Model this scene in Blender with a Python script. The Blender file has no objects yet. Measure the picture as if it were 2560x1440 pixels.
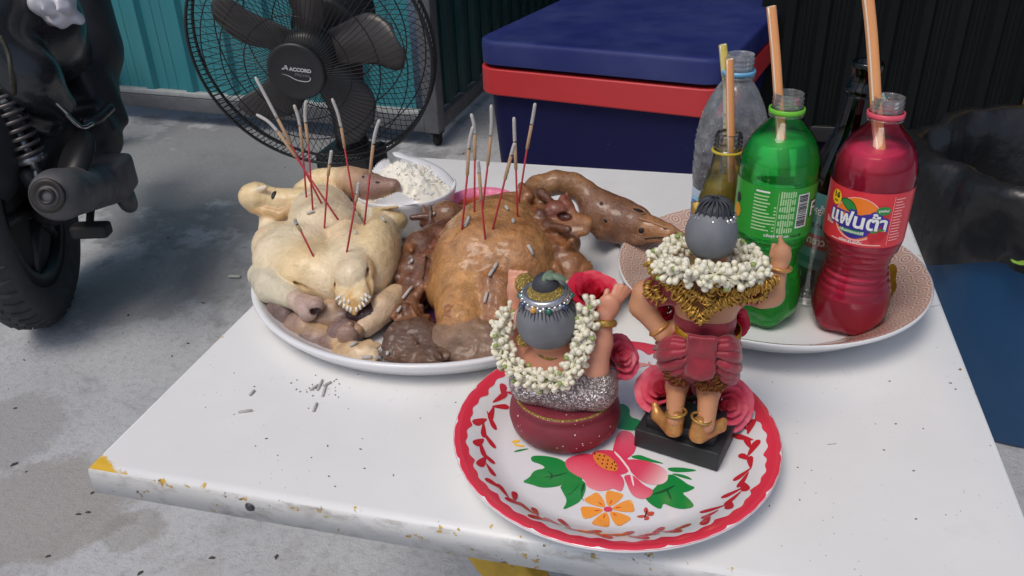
import bpy, bmesh, math, random
import numpy as np
from mathutils import Vector, Matrix, Quaternion
from mathutils.bvhtree import BVHTree

# ------------------------------------------------------------------ camera, sky, sun, exposure
SC = bpy.context.scene
COL = SC.collection
CAM = np.array([0.49786, -0.43217, 0.46725])
FPX, PITCH, ROLL, YAW = 2065.7, 0.512838, -0.0351412, -0.2621153
_fw = np.array([math.sin(YAW) * math.cos(PITCH), math.cos(YAW) * math.cos(PITCH), -math.sin(PITCH)])
_rt = np.array([math.cos(YAW), -math.sin(YAW), 0.0])
_up = np.cross(_rt, _fw)
RT = math.cos(ROLL) * _rt + math.sin(ROLL) * _up
UP = -math.sin(ROLL) * _rt + math.cos(ROLL) * _up
cam_data = bpy.data.cameras.new('camera')
cam = bpy.data.objects.new('camera', cam_data)
COL.objects.link(cam)
cam.matrix_world = Matrix(((RT[0], UP[0], -_fw[0], CAM[0]), (RT[1], UP[1], -_fw[1], CAM[1]),
                           (RT[2], UP[2], -_fw[2], CAM[2]), (0, 0, 0, 1)))
cam_data.sensor_width = 36
cam_data.lens = 36 * FPX / 2560
cam_data.clip_start = 0.02
cam_data.clip_end = 500
SC.camera = cam

SUN_EL, SUN_AZ = math.radians(62), math.radians(205)     # azimuth: clockwise from +y, where the light comes from
world = bpy.data.worlds.new('World')
SC.world = world
world.use_nodes = True
wn = world.node_tree.nodes
sky = wn.new('ShaderNodeTexSky')
sky.sky_type = 'NISHITA'
sky.sun_disc = False
sky.sun_elevation = SUN_EL
sky.sun_rotation = SUN_AZ
sky.air_density, sky.dust_density, sky.ozone_density = 1.0, 3.5, 1.5
wn['Background'].inputs['Strength'].default_value = 0.112
world.node_tree.links.new(sky.outputs['Color'], wn['Background'].inputs['Color'])
sun_data = bpy.data.lights.new('sun', 'SUN')
sun_data.energy = 1.4
sun_data.angle = math.radians(26)
sun_data.color = (1.0, 0.94, 0.86)
sun = bpy.data.objects.new('sun', sun_data)
COL.objects.link(sun)
sun.rotation_euler = Vector((-math.sin(SUN_AZ) * math.cos(SUN_EL), -math.cos(SUN_AZ) * math.cos(SUN_EL), -math.sin(SUN_EL))).to_track_quat('-Z', 'Y').to_euler()
SC.view_settings.view_transform = 'Standard'
SC.view_settings.look = 'None'
SC.view_settings.gamma = 1
SC.view_settings.use_curve_mapping = False
SC.view_settings.exposure = -0.05
SC.cycles.max_bounces = 12
SC.cycles.transparent_max_bounces = 24
SC.cycles.transmission_bounces = 12
SC.cycles.use_denoising = True
SC.cycles.sample_clamp_indirect = 6

random.seed(7)
RNG = np.random.default_rng(11)
FLOOR = -0.60

# ------------------------------------------------------------------ measuring: a sight line met with a level or an upright plane
def ray(px, py):
    return (px - 1280) / FPX * RT - (py - 720) / FPX * UP + _fw
def Z(px, py, z):
    d = ray(px, py)
    return CAM + d * (z - CAM[2]) / d[2]
def Y(px, py, y):
    d = ray(px, py)
    return CAM + d * (y - CAM[1]) / d[1]

# ------------------------------------------------------------------ scene tree
def thing(name, label, cat, loc=(0, 0, 0), group=None):
    o = bpy.data.objects.new(name, None)
    COL.objects.link(o)
    o.location = Vector([float(c) for c in loc])
    o.empty_display_size = 0.02
    o['label'], o['category'] = label, cat
    if group: o['group'] = group
    return o
def tag(o, label, cat, group=None):
    o['label'], o['category'] = label, cat
    if group: o['group'] = group
    return o
def base_of(o):
    v = Vector((0, 0, 0))
    while o is not None:
        v = v + o.location
        o = o.parent
    return v
def mesh(name, geo, mat=None, smooth=True, col=None, uv=None):
    V, F = geo
    me = bpy.data.meshes.new(name)
    me.from_pydata([tuple(map(float, v)) for v in V], [], [tuple(map(int, f)) for f in F])
    me.update()
    if smooth: me.polygons.foreach_set('use_smooth', [True] * len(me.polygons))
    if col is not None:
        a = me.color_attributes.new('Col', 'FLOAT_COLOR', 'POINT')
        c = np.ones((len(V), 4), np.float32)
        c[:, :3] = col
        a.data.foreach_set('color', c.ravel())
    if uv is not None:
        l = me.uv_layers.new(name='UVMap')
        idx = np.zeros(len(me.loops), np.int32)
        me.loops.foreach_get('vertex_index', idx)
        l.data.foreach_set('uv', np.asarray(uv, np.float32)[idx].ravel())
    if mat is not None:
        for m in (mat if isinstance(mat, (list, tuple)) else [mat]): me.materials.append(m)
    return me
def link(name, me, parent=None, label=None):
    o = bpy.data.objects.new(name, me)
    COL.objects.link(o)
    if parent is not None: o.parent = parent
    if label: o['label'] = label
    return o
def part(name, geo, mat, parent=None, smooth=True, col=None, uv=None, label=None, sharp=None):
    """one mesh object; geo is in world space and is moved into the space of its parent"""
    if parent is not None:
        b = np.array(base_of(parent))
        geo = (np.asarray(geo[0], float) - b, geo[1])
    me = mesh(name, geo, mat, smooth, col, uv)
    if sharp: me.set_sharp_from_angle(angle=math.radians(sharp))
    return link(name, me, parent, label)
def solo(name, geo, mat, label, cat, group=None, smooth=True, col=None, uv=None):
    """a thing that is one mesh, its origin at its lowest middle point"""
    V = np.asarray(geo[0], float)
    b = np.array([(V[:, 0].min() + V[:, 0].max()) / 2, (V[:, 1].min() + V[:, 1].max()) / 2, V[:, 2].min()])
    o = link(name, mesh(name, (V - b, geo[1]), mat, smooth, col, uv))
    o.location = b
    return tag(o, label, cat, group)
def struct(name, geo, mat, smooth=False, uv=None):
    o = link(name, mesh(name, geo, mat, smooth, None, uv))
    o['kind'] = 'structure'
    return o

# ------------------------------------------------------------------ shapes (V, F)
def join(*gs):
    V, F, n = [], [], 0
    for v, f in gs:
        v = np.asarray(v, float)
        V.append(v)
        F += [tuple(i + n for i in q) for q in f]
        n += len(v)
    return np.vstack(V), F
def move(g, d): return np.asarray(g[0], float) + np.asarray(d, float), g[1]
def xf(g, M, d=(0, 0, 0)): return np.asarray(g[0], float) @ np.asarray(M, float).T + np.asarray(d, float), g[1]
def rot(axis, deg):
    return np.array(Matrix.Rotation(math.radians(deg), 3, axis))
def frame(z, x=(1, 0, 0)):
    """rotation whose local z runs along z and local x near x"""
    z = np.asarray(z, float); z = z / np.linalg.norm(z)
    x = np.asarray(x, float)
    x = x - z * (x @ z)
    if np.linalg.norm(x) < 1e-6: x = np.array([0, 1, 0]) - z * z[1]
    x /= np.linalg.norm(x)
    return np.column_stack([x, np.cross(z, x), z])
def lathe(prof, n=48, cap0=False, cap1=False, wob=None):
    V, F = [], []
    for j, (r, z) in enumerate(prof):
        for i in range(n):
            t = 2 * math.pi * i / n
            rr = r if wob is None else r * wob(t, z)
            V.append((rr * math.cos(t), rr * math.sin(t), z))
    for j in range(len(prof) - 1):
        for i in range(n):
            k = (i + 1) % n
            F.append((j * n + i, j * n + k, (j + 1) * n + k, (j + 1) * n + i))
    if cap0: F.append(tuple(range(n - 1, -1, -1)))
    if cap1: F.append(tuple(range((len(prof) - 1) * n, len(prof) * n)))
    return np.array(V), F
def tube(path, rad, n=8, cap=True, flat=1.0, closed=False):
    P = np.asarray(path, float)
    m = len(P)
    R = np.broadcast_to(np.asarray(rad, float), (m,))
    T = np.gradient(P, axis=0)
    if closed: T = np.roll(P, -1, 0) - np.roll(P, 1, 0)
    T /= np.linalg.norm(T, axis=1)[:, None] + 1e-12
    ref = np.array([0, 0, 1.0]) if abs(T[0][2]) < .9 else np.array([1.0, 0, 0])
    V, F = [], []
    for i in range(m):
        a = ref - T[i] * (ref @ T[i]); a /= np.linalg.norm(a) + 1e-12
        ref = a
        b = np.cross(T[i], a)
        for k in range(n):
            t = 2 * math.pi * k / n
            V.append(P[i] + R[i] * (math.cos(t) * a * flat + math.sin(t) * b))
    for i in range(m if closed else m - 1):
        for k in range(n):
            l, q = (k + 1) % n, (i + 1) % m
            F.append((i * n + k, i * n + l, q * n + l, q * n + k))
    if cap and not closed:
        F += [tuple(range(n - 1, -1, -1)), tuple(range((m - 1) * n, m * n))]
    return np.array(V), F
def ring(c, r, rr, axis=(0, 0, 1), n=48, k=8, sx=1.0, sy=1.0):
    M = frame(axis)
    t = np.linspace(0, 2 * math.pi, n, endpoint=False)
    P = np.column_stack([r * sx * np.cos(t), r * sy * np.sin(t), 0 * t]) @ M.T + np.asarray(c, float)
    return tube(P, rr, k, closed=True)
def ball(c, r, n=16, m=10, M=None):
    r = np.broadcast_to(np.asarray(r, float), (3,))
    V, F = [(0, 0, -1)], []
    for j in range(1, m):
        p = math.pi * j / m - math.pi / 2
        for i in range(n):
            t = 2 * math.pi * i / n
            V.append((math.cos(p) * math.cos(t), math.cos(p) * math.sin(t), math.sin(p)))
    V.append((0, 0, 1))
    for i in range(n):
        k = (i + 1) % n
        F.append((0, 1 + k, 1 + i))
        F.append((len(V) - 1, 1 + (m - 2) * n + i, 1 + (m - 2) * n + k))
        for j in range(m - 2):
            F.append((1 + j * n + i, 1 + j * n + k, 1 + (j + 1) * n + k, 1 + (j + 1) * n + i))
    V = np.array(V) * r
    if M is not None: V = V @ np.asarray(M).T
    return V + np.asarray(c, float), F
def box(c, s, bev=0.0, M=None, seg=2):
    bm = bmesh.new()
    bmesh.ops.create_cube(bm, size=1)
    for v in bm.verts: v.co = Vector((v.co.x * s[0], v.co.y * s[1], v.co.z * s[2]))
    if bev > 0: bmesh.ops.bevel(bm, geom=bm.edges[:], offset=bev, segments=seg, profile=0.5, affect='EDGES')
    g = from_bm(bm)
    V = g[0]
    if M is not None: V = V @ np.asarray(M).T
    return V + np.asarray(c, float), g[1]
def from_bm(bm):
    bm.verts.ensure_lookup_table(); bm.verts.index_update()
    V = np.array([v.co[:] for v in bm.verts]).reshape(-1, 3)
    F = [tuple(v.index for v in f.verts) for f in bm.faces]
    bm.free()
    return V, F
def prism(pts, z0, z1):
    n = len(pts)
    V = [(x, y, z0) for x, y in pts] + [(x, y, z1) for x, y in pts]
    F = [tuple(range(n - 1, -1, -1)), tuple(range(n, 2 * n))] + [(i, (i + 1) % n, n + (i + 1) % n, n + i) for i in range(n)]
    return np.array(V, float), F
def plate(outline, thick, M=None, c=(0, 0, 0), bev=0.0):
    bm = bmesh.new()
    V, F = prism(outline, -thick / 2, thick / 2)
    vs = [bm.verts.new(v) for v in V]
    for f in F: bm.faces.new([vs[i] for i in f])
    bmesh.ops.recalc_face_normals(bm, faces=bm.faces[:])
    if bev: bmesh.ops.bevel(bm, geom=bm.edges[:], offset=bev, segments=2, affect='EDGES')
    bmesh.ops.triangulate(bm, faces=[f for f in bm.faces if len(f.verts) > 4])
    g = from_bm(bm)
    return xf(g, np.eye(3) if M is None else M, c)
def fill(pts, cut=None):
    """flat filled outline, optionally sliced into strips so that it can be bent"""
    bm = bmesh.new()
    vs = [bm.verts.new((x, y, 0)) for x, y in pts]
    f = bm.faces.new(vs)
    f.normal_update()
    if f.normal.z < 0: f.normal_flip()
    bmesh.ops.triangulate(bm, faces=bm.faces[:])
    if cut: strips(bm, cut)
    return from_bm(bm)
def strips(bm, step):
    xs = [v.co.x for v in bm.verts]
    x = min(xs) + step
    while x < max(xs) - 1e-9:
        bmesh.ops.bisect_plane(bm, geom=bm.verts[:] + bm.edges[:] + bm.faces[:], plane_co=(x, 0, 0), plane_no=(1, 0, 0))
        x += step
def smooth_poly(pts, it=2):
    P = np.asarray(pts, float)
    for _ in range(it):
        Q = np.roll(P, -1, 0)
        P = np.stack([.75 * P + .25 * Q, .25 * P + .75 * Q], 1).reshape(-1, 2)
    return P
def text(body, size, bold=0.0, cut=None):
    c = bpy.data.curves.new('t', 'FONT')
    c.body, c.size, c.offset, c.align_x, c.align_y = body, size, bold, 'CENTER', 'CENTER'
    c.resolution_u = 4
    o = bpy.data.objects.new('t', c)
    COL.objects.link(o)
    me = o.evaluated_get(bpy.context.evaluated_depsgraph_get()).to_mesh()
    bm = bmesh.new(); bm.from_mesh(me)
    if cut: strips(bm, cut)
    g = from_bm(bm)
    bpy.data.objects.remove(o); bpy.data.curves.remove(c)
    return g
def spline(pts, n=8):
    P = np.asarray(pts, float)
    P = np.vstack([2 * P[0] - P[1], P, 2 * P[-1] - P[-2]])
    out = []
    for i in range(1, len(P) - 2):
        for t in np.linspace(0, 1, n, endpoint=False):
            a, b, c, d = P[i - 1:i + 3]
            out.append(.5 * (2 * b + (c - a) * t + (2 * a - 5 * b + 4 * c - d) * t * t + (3 * b - a - 3 * c + d) * t ** 3))
    out.append(P[-2])
    return np.array(out)

# ------------------------------------------------------------------ soft shapes: blended fields turned into one skin
def _hash(ix, iy, iz, s):
    h = (ix.astype(np.uint32) * np.uint32(374761393) + iy.astype(np.uint32) * np.uint32(668265263) + iz.astype(np.uint32) * np.uint32(2147483647) + np.uint32(s * 1013904223 & 0xffffffff))
    h = (h ^ (h >> np.uint32(13))) * np.uint32(1274126177)
    h = h ^ (h >> np.uint32(16))
    return (h & np.uint32(0xffff)).astype(np.float32) / 32767.5 - 1
def noise(P, freq, seed=1):
    Q = np.asarray(P, np.float32) * freq
    I = np.floor(Q).astype(np.int64)
    f = (Q - I).astype(np.float32)
    u = f * f * (3 - 2 * f)
    r = 0
    for dx in (0, 1):
        for dy in (0, 1):
            for dz in (0, 1):
                w = (u[:, 0] if dx else 1 - u[:, 0]) * (u[:, 1] if dy else 1 - u[:, 1]) * (u[:, 2] if dz else 1 - u[:, 2])
                r = r + w * _hash(I[:, 0] + dx, I[:, 1] + dy, I[:, 2] + dz, seed)
    return r
class Soft:
    def __init__(s, kk=1.0, off=0.0): s.p, s.kk, s.off = [], kk, off
    def ell(s, c, r, k=.01, col=None, M=None, sub=False):
        s.p.append(('e', np.asarray(c, np.float32), np.broadcast_to(np.asarray(r, np.float32), (3,)), M, k, col, sub)); return s
    def cap(s, a, b, ra, rb, k=.01, col=None, sub=False, flat=None):
        s.p.append(('c', np.asarray(a, np.float32), np.asarray(b, np.float32), (ra, rb, flat), k, col, sub)); return s
    def chain(s, pts, rads, k=.01, col=None, flat=None):
        for i in range(len(pts) - 1): s.cap(pts[i], pts[i + 1], rads[i], rads[i + 1], k, col, False, flat)
        return s
    def box(s, c, h, rr, k=.005, col=None, M=None, sub=False):
        s.p.append(('b', np.asarray(c, np.float32), np.asarray(h, np.float32), (M, rr), k, col, sub)); return s
    def ragged(s, pts, r, n, seed, cols, k=.016):
        """folds and torn flaps of skin lying along a limb"""
        rs = np.random.default_rng(seed)
        P = spline(pts, 10)
        T = np.gradient(P, axis=0)
        for _ in range(n):
            i = rs.integers(0, len(P))
            t = T[i] / (np.linalg.norm(T[i]) + 1e-9)
            v = rs.normal(size=3); v -= t * (v @ t); v /= np.linalg.norm(v)
            a = P[i] + v * r * rs.uniform(.55, .95)
            d = t * rs.choice((-1, 1)) + .55 * rs.normal(size=3)
            d /= np.linalg.norm(d)
            s.cap(a, a + d * r * rs.uniform(.7, 1.6), r * rs.uniform(.16, .34), r * rs.uniform(.06, .2), k, cols[rs.integers(0, len(cols))])
        return s
    def d1(s, q, P):
        if q[0] == 'e':
            L = P - q[1]
            if q[3] is not None: L = L @ np.asarray(q[3], np.float32)
            k0 = np.sqrt(((L / q[2]) ** 2).sum(1)); k1 = np.sqrt(((L / q[2] ** 2) ** 2).sum(1)) + 1e-9
            return k0 * (k0 - 1) / k1
        if q[0] == 'b':
            L = P - q[1]
            if q[3][0] is not None: L = L @ np.asarray(q[3][0], np.float32)
            d = np.abs(L) - (q[2] - q[3][1])
            return np.sqrt((np.maximum(d, 0) ** 2).sum(1)) + np.minimum(d.max(1), 0) - q[3][1]
        ab = q[2] - q[1]
        ra, rb, flat = q[3]
        t = np.clip(((P - q[1]) @ ab) / (ab @ ab + 1e-12), 0, 1)
        W = P - q[1] - t[:, None] * ab
        if flat is not None:                       # flat = (axis, factor): thin along an axis
            ax = np.asarray(flat[0], np.float32); ax = ax / np.linalg.norm(ax)
            W = W + ((W @ ax) * (1 / flat[1] - 1))[:, None] * ax
            return (np.sqrt((W ** 2).sum(1)) - (ra + (rb - ra) * t)) * flat[1] ** .5
        return np.sqrt((W ** 2).sum(1)) - (ra + (rb - ra) * t)
    def field(s, P, want_col=False, cull=None):
        """blended distance; cull = how far from the surface a value still matters"""
        D = np.full(len(P), 1.0, np.float32)
        C = np.zeros((len(P), 3), np.float32)
        if want_col: C[:] = s.p[0][5]
        for q in s.p:
            k, col, sub = q[4] * s.kk, q[5], q[6]
            idx = slice(None)
            if cull is not None:
                if q[0] == 'c':
                    r = max(q[3][0], q[3][1]); lo, hi = np.minimum(q[1], q[2]) - r, np.maximum(q[1], q[2]) + r
                else:
                    r = q[2].max() if q[0] == 'e' else np.linalg.norm(q[2]); lo, hi = q[1] - r, q[1] + r
                m = cull + 1.5 * k
                idx = np.flatnonzero(((P > lo - m) & (P < hi + m)).all(1))
                if len(idx) == 0: continue
            d = s.d1(q, P[idx])
            E = D[idx]
            if sub:
                h = np.clip(.5 - .5 * (E + d) / k, 0, 1)
                D[idx] = E * (1 - h) - d * h + k * h * (1 - h)
            else:
                h = np.clip(.5 + .5 * (E - d) / k, 0, 1)
                D[idx] = E * (1 - h) + d * h - k * h * (1 - h)
            if want_col and col is not None:
                C[idx] = C[idx] * (1 - h[:, None]) + h[:, None] * np.asarray(col, np.float32)
        D = D + s.off
        return (D, C) if want_col else D
    def build(s, h, rough=(), smooth=1, mask=None):
        lo, hi = [], []
        for q in s.p:
            if q[6]: continue
            if q[0] == 'c':
                r = max(q[3][0], q[3][1]); lo.append(np.minimum(q[1], q[2]) - r); hi.append(np.maximum(q[1], q[2]) + r)
            else:
                r = q[2].max() if q[0] == 'e' else np.linalg.norm(q[2]); lo.append(q[1] - r); hi.append(q[1] + r)
        lo = np.min(lo, 0) - 4 * h; hi = np.max(hi, 0) + 4 * h
        n = np.ceil((hi - lo) / h).astype(int) + 1
        ax = [lo[i] + h * np.arange(n[i]) for i in range(3)]
        B = 4
        nc = (n - 1) // B + 2
        axc = [lo[i] + h * B * np.arange(nc[i]) for i in range(3)]
        Gc = np.stack(np.meshgrid(*axc, indexing='ij'), -1).reshape(-1, 3).astype(np.float32)
        Dc = s.field(Gc).reshape(nc)
        pick = [np.minimum((np.arange(n[i]) + B // 2) // B, nc[i] - 1) for i in range(3)]
        D = Dc[np.ix_(*pick)].ravel().astype(np.float32)
        near = np.abs(D) < 2.1 * B * h + sum(r[0] for r in rough)
        I = np.argwhere(near.reshape(n))
        G = (lo + I * h).astype(np.float32)
        d = s.field(G, False, 10 * h)
        mk = 1 if mask is None else mask(G)
        for j, r in enumerate(rough):
            w = noise(G * (np.array(r[3], np.float32) if len(r) > 3 else 1), r[1], j + 3)
            d = d + mk * r[0] * ((1 - 3 * np.abs(w)) if len(r) > 2 and r[2] else w)
        D[near] = d
        V, F = nets(D.reshape(n), lo, h)
        if smooth: V = relax(V, F, smooth)
        C = s.field(V.astype(np.float32), True, .004)[1]
        return (V, F), C
def nets(D, lo, h):
    S = D < 0
    nx, ny, nz = D.shape
    cell = np.zeros((nx - 1, ny - 1, nz - 1, 3), np.float32); cnt = np.zeros((nx - 1, ny - 1, nz - 1), np.float32)
    corners = [(a, b, c) for a in (0, 1) for b in (0, 1) for c in (0, 1)]
    sl = lambda A, o: A[o[0]:nx - 1 + o[0], o[1]:ny - 1 + o[1], o[2]:nz - 1 + o[2]]
    for a in corners:
        for k in range(3):
            if a[k] == 1: continue
            b = list(a); b[k] = 1
            da, db = sl(D, a), sl(D, b)
            m = sl(S, a) != sl(S, b)
            t = np.where(m, da / np.where(m, da - db, 1), 0)
            for q in range(3):
                cell[..., q] += np.where(m, a[q] + (t if q == k else 0), 0)
            cnt += m
    act = cnt > 0
    idx = -np.ones(act.shape, np.int64); idx[act] = np.arange(act.sum())
    I = np.argwhere(act)
    V = (I + cell[act] / cnt[act][:, None]) * h + lo
    F = []
    for k in range(3):
        a, b = [(1, 2), (2, 0), (0, 1)][k]
        s0 = [slice(1, -1)] * 3; s1 = [slice(1, -1)] * 3
        s0[k] = slice(0, -1); s1[k] = slice(1, None)
        A, B = S[tuple(s0)], S[tuple(s1)]
        E = np.argwhere(A != B)
        flip = A[A != B]
        off = np.ones(3, int); off[k] = 0
        E = E + off
        def at(da, db):
            Q = E.copy(); Q[:, a] += da; Q[:, b] += db
            return idx[Q[:, 0], Q[:, 1], Q[:, 2]]
        q = np.stack([at(-1, -1), at(0, -1), at(0, 0), at(-1, 0)], 1)
        q[~flip] = q[~flip][:, ::-1]
        F.append(q)
    F = np.vstack(F)
    F = F[(F >= 0).all(1)]
    return V, [tuple(f) for f in F.tolist()]
def relax(V, F, it=1):
    Q = np.array([f if len(f) == 4 else (*f, f[0]) for f in F])
    for _ in range(it):
        A = np.zeros_like(V); c = np.zeros(len(V))
        for i in range(4):
            for j in (1, 3):
                np.add.at(A, Q[:, i], V[Q[:, (i + j) % 4]]); np.add.at(c, Q[:, i], 1)
        V = .45 * V + .55 * A / np.maximum(c, 1)[:, None]
    return V

# ------------------------------------------------------------------ materials
def nodes(name):
    m = bpy.data.materials.new(name)
    m.use_nodes = True
    nt = m.node_tree
    return m, nt, nt.nodes['Principled BSDF']
def ramp(nt, src, stops, mode='LINEAR'):
    r = nt.nodes.new('ShaderNodeValToRGB')
    r.color_ramp.interpolation = mode
    e = r.color_ramp.elements
    while len(e) < len(stops): e.new(.5)
    for i, (p, c) in enumerate(stops):
        e[i].position = p
        e[i].color = (*c, 1) if hasattr(c, '__len__') else (c, c, c, 1)
    nt.links.new(src, r.inputs['Fac'])
    return r.outputs['Color']
def tex(nt, scale, detail=4, kind='Noise', rough=.5, space='Object', stretch=None, dist=0):
    c = nt.nodes.new('ShaderNodeTexCoord')
    t = nt.nodes.new('ShaderNodeTex' + kind)
    t.inputs['Scale'].default_value = scale
    if kind == 'Noise':
        t.inputs['Detail'].default_value = detail; t.inputs['Roughness'].default_value = rough; t.inputs['Distortion'].default_value = dist
    src = c.outputs[space]
    if stretch:
        mp = nt.nodes.new('ShaderNodeMapping'); mp.inputs['Scale'].default_value = stretch
        nt.links.new(src, mp.inputs['Vector']); src = mp.outputs['Vector']
    nt.links.new(src, t.inputs['Vector'])
    return t.outputs['Fac'] if kind == 'Noise' else t.outputs[0]
def mix(nt, fac, a, b, mode='MIX'):
    m = nt.nodes.new('ShaderNodeMix'); m.data_type = 'RGBA'; m.blend_type = mode
    for k, v in ((0, fac), (6, a), (7, b)):
        if isinstance(v, (int, float)): m.inputs[k].default_value = v if k == 0 else (v, v, v, 1)
        elif isinstance(v, tuple): m.inputs[k].default_value = (*v, 1)
        else: nt.links.new(v, m.inputs[k])
    return m.outputs[2]
def math_(nt, op, a, b=None, c=None):
    m = nt.nodes.new('ShaderNodeMath'); m.operation = op
    for i, v in enumerate((a, b, c)):
        if v is None: continue
        if isinstance(v, (int, float)): m.inputs[i].default_value = v
        else: nt.links.new(v, m.inputs[i])
    return m.outputs[0]
def bump(nt, b, src, strength=.3, dist=.002):
    n = nt.nodes.new('ShaderNodeBump')
    n.inputs['Strength'].default_value = strength; n.inputs['Distance'].default_value = dist
    nt.links.new(src, n.inputs['Height'])
    prev = b.inputs['Normal']
    if prev.is_linked: nt.links.new(prev.links[0].from_socket, n.inputs['Normal'])
    nt.links.new(n.outputs['Normal'], b.inputs['Normal'])
def mat(name, color=None, rough=.5, metal=0, var=0, vscale=40, bmp=0, bscale=300, bdist=.001, sss=0, sssr=(.004, .002, .001), coat=0, spec=.5, attr=False, spots=None, roughvar=0, stretch=None, trans=0, ior=1.45):
    m, nt, b = nodes(name)
    L = nt.links.new
    if attr:
        a = nt.nodes.new('ShaderNodeVertexColor'); a.layer_name = 'Col'
        src = a.outputs['Color']
    else:
        n = nt.nodes.new('ShaderNodeRGB'); n.outputs[0].default_value = (*color, 1); src = n.outputs[0]
    if var:
        f = ramp(nt, tex(nt, vscale, 6, rough=.62, stretch=stretch), [(.3, 1 - var), (.72, 1 + var * .6)])
        src = mix(nt, 1.0, src, f, 'MULTIPLY')
    if spots:
        sc, th, c = spots
        f = ramp(nt, tex(nt, sc, 6, rough=.7, dist=.8), [(th, 0.), (th + .08, 1.)])
        src = mix(nt, f, src, c)
    L(src, b.inputs['Base Color'])
    b.inputs['Roughness'].default_value = rough
    if roughvar: L(ramp(nt, tex(nt, vscale * 1.7, 5), [(.25, max(0, rough - roughvar)), (.75, min(1, rough + roughvar))]), b.inputs['Roughness'])
    b.inputs['Metallic'].default_value = metal
    b.inputs['Specular IOR Level'].default_value = spec
    b.inputs['Coat Weight'].default_value = coat
    b.inputs['Coat Roughness'].default_value = .12
    if trans: b.inputs['Transmission Weight'].default_value = trans; b.inputs['IOR'].default_value = ior
    if sss:
        b.inputs['Subsurface Weight'].default_value = sss
        b.inputs['Subsurface Radius'].default_value = sssr
        b.inputs['Subsurface Scale'].default_value = 1.0
    if bmp: bump(nt, b, tex(nt, bscale, 4), bmp, bdist)
    return m
def srgb(r, g, b):
    f = lambda c: ((c / 255 + .055) / 1.055) ** 2.4 if c > 10 else c / 255 / 12.92
    return (f(r), f(g), f(b))
# ================================================================== SETTING
def concrete():
    m, nt, b = nodes('concrete')
    L = nt.links.new
    c = mix(nt, ramp(nt, tex(nt, 1.1, 5, rough=.6), [(.35, 0.), (.68, 1.)]), (.44, .45, .465), (.58, .59, .605))
    c = mix(nt, ramp(nt, tex(nt, 2.6, 6, rough=.65, dist=.6), [(.56, 0.), (.66, .55)]), c, (.20, .197, .195))
    c = mix(nt, ramp(nt, tex(nt, 3.4, 5, rough=.6, stretch=(1, .45, 1)), [(.6, 0.), (.7, .5)]), c, (.33, .29, .25))
    c = mix(nt, ramp(nt, tex(nt, 55, 6, rough=.75), [(.25, .55), (.5, 0.)]), c, (.17, .17, .175))
    c = mix(nt, ramp(nt, tex(nt, 160, 3, rough=.7), [(.6, 0.), (.72, .6)]), c, (.5, .51, .52))
    c = mix(nt, ramp(nt, tex(nt, 200, 2), [(.26, .8), (.31, 0.)]), c, (.15, .145, .14))
    geo = nt.nodes.new('ShaderNodeNewGeometry')
    for (qx, qy, rad, col, amt) in ((*Z(90, 1270, FLOOR)[:2], .16, (.33, .305, .285), .7), (*Z(15, 1090, FLOOR)[:2], .13, (.33, .32, .31), .65), (*Z(330, 1330, FLOOR)[:2], .05, (.3, .28, .26), .5), (*Z(420, 700, FLOOR)[:2], .25, (.27, .268, .262), .5), (*Z(620, 400, FLOOR)[:2], .75, (.235, .238, .243), .8)):  # stains; the widest patch paints the far floor's shade into the colour
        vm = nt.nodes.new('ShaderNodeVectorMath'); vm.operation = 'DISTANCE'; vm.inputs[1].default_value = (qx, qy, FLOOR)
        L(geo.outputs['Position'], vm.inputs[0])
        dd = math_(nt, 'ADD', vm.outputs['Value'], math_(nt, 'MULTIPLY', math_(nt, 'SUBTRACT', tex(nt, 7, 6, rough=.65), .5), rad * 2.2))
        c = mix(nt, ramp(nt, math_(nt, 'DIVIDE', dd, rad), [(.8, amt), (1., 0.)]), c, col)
    L(c, b.inputs['Base Color'])
    L(ramp(nt, tex(nt, 9, 5), [(.3, .55), (.7, .9)]), b.inputs['Roughness'])
    bump(nt, b, tex(nt, 70, 8, rough=.75), .8, .006)
    bump(nt, b, tex(nt, 420, 3), .4, .0015)
    return m
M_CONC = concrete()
n = 24
gx = np.linspace(-30, 30, n)
gv = np.array([(x, y, FLOOR) for y in gx for x in gx])
gf = [(j * n + i, j * n + i + 1, (j + 1) * n + i + 1, (j + 1) * n + i) for j in range(n - 1) for i in range(n - 1)]
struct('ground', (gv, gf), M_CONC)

# ---- grit and leaf scraps on the concrete
M_GRIT = mat('grit', (.085, .08, .072), .9, var=.5, vscale=60)
gs = []
for px, py, s in [(35, 1160, 9), (38, 1020, 5), (320, 788, 6), (220, 1280, 6), (690, 1392, 7), (350, 1432, 7), (420, 595, 6), (590, 690, 4), (508, 757, 5), (230, 1232, 5), (196, 1285, 6), (530, 1394, 7), (1158, 384, 6), (430, 890, 4), (470, 858, 4), (120, 1390, 5), (300, 1150, 4), (60, 900, 4)]:
    q = Z(px, py, FLOOR + .0015)
    a = random.random() * 3
    e = s * .0008
    M = rot('Z', math.degrees(a))
    gs.append(xf(plate([(-e, -e * .3), (e * .7, -e * .45), (e, e * .1), (-.2 * e, e * .5)], .002), M, q))
for i in range(110):
    q = np.array([random.uniform(-1.6, .6), random.uniform(-.3, 2.2), FLOOR + .0008])
    e = random.uniform(.001, .0025)
    gs.append(xf(plate([(-e, -e * .4), (e * .7, -e * .5), (e, e * .2), (-.2 * e, e * .6)], .0016), rot('Z', random.random() * 360), q))
g = part('grit', join(*gs), M_GRIT, smooth=False)
g['kind'] = 'stuff'
tag(g, 'dark grit and leaf scraps scattered over the concrete', 'grit')
g = solo('stick_scrap', tube([Z(572, 691, FLOOR + .006), Z(601, 691, FLOOR + .006)], .0045, 8), mat('pale_scrap', (.55, .54, .5), .7), 'short pale stub lying on the concrete left of the white tray', 'scrap')

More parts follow.
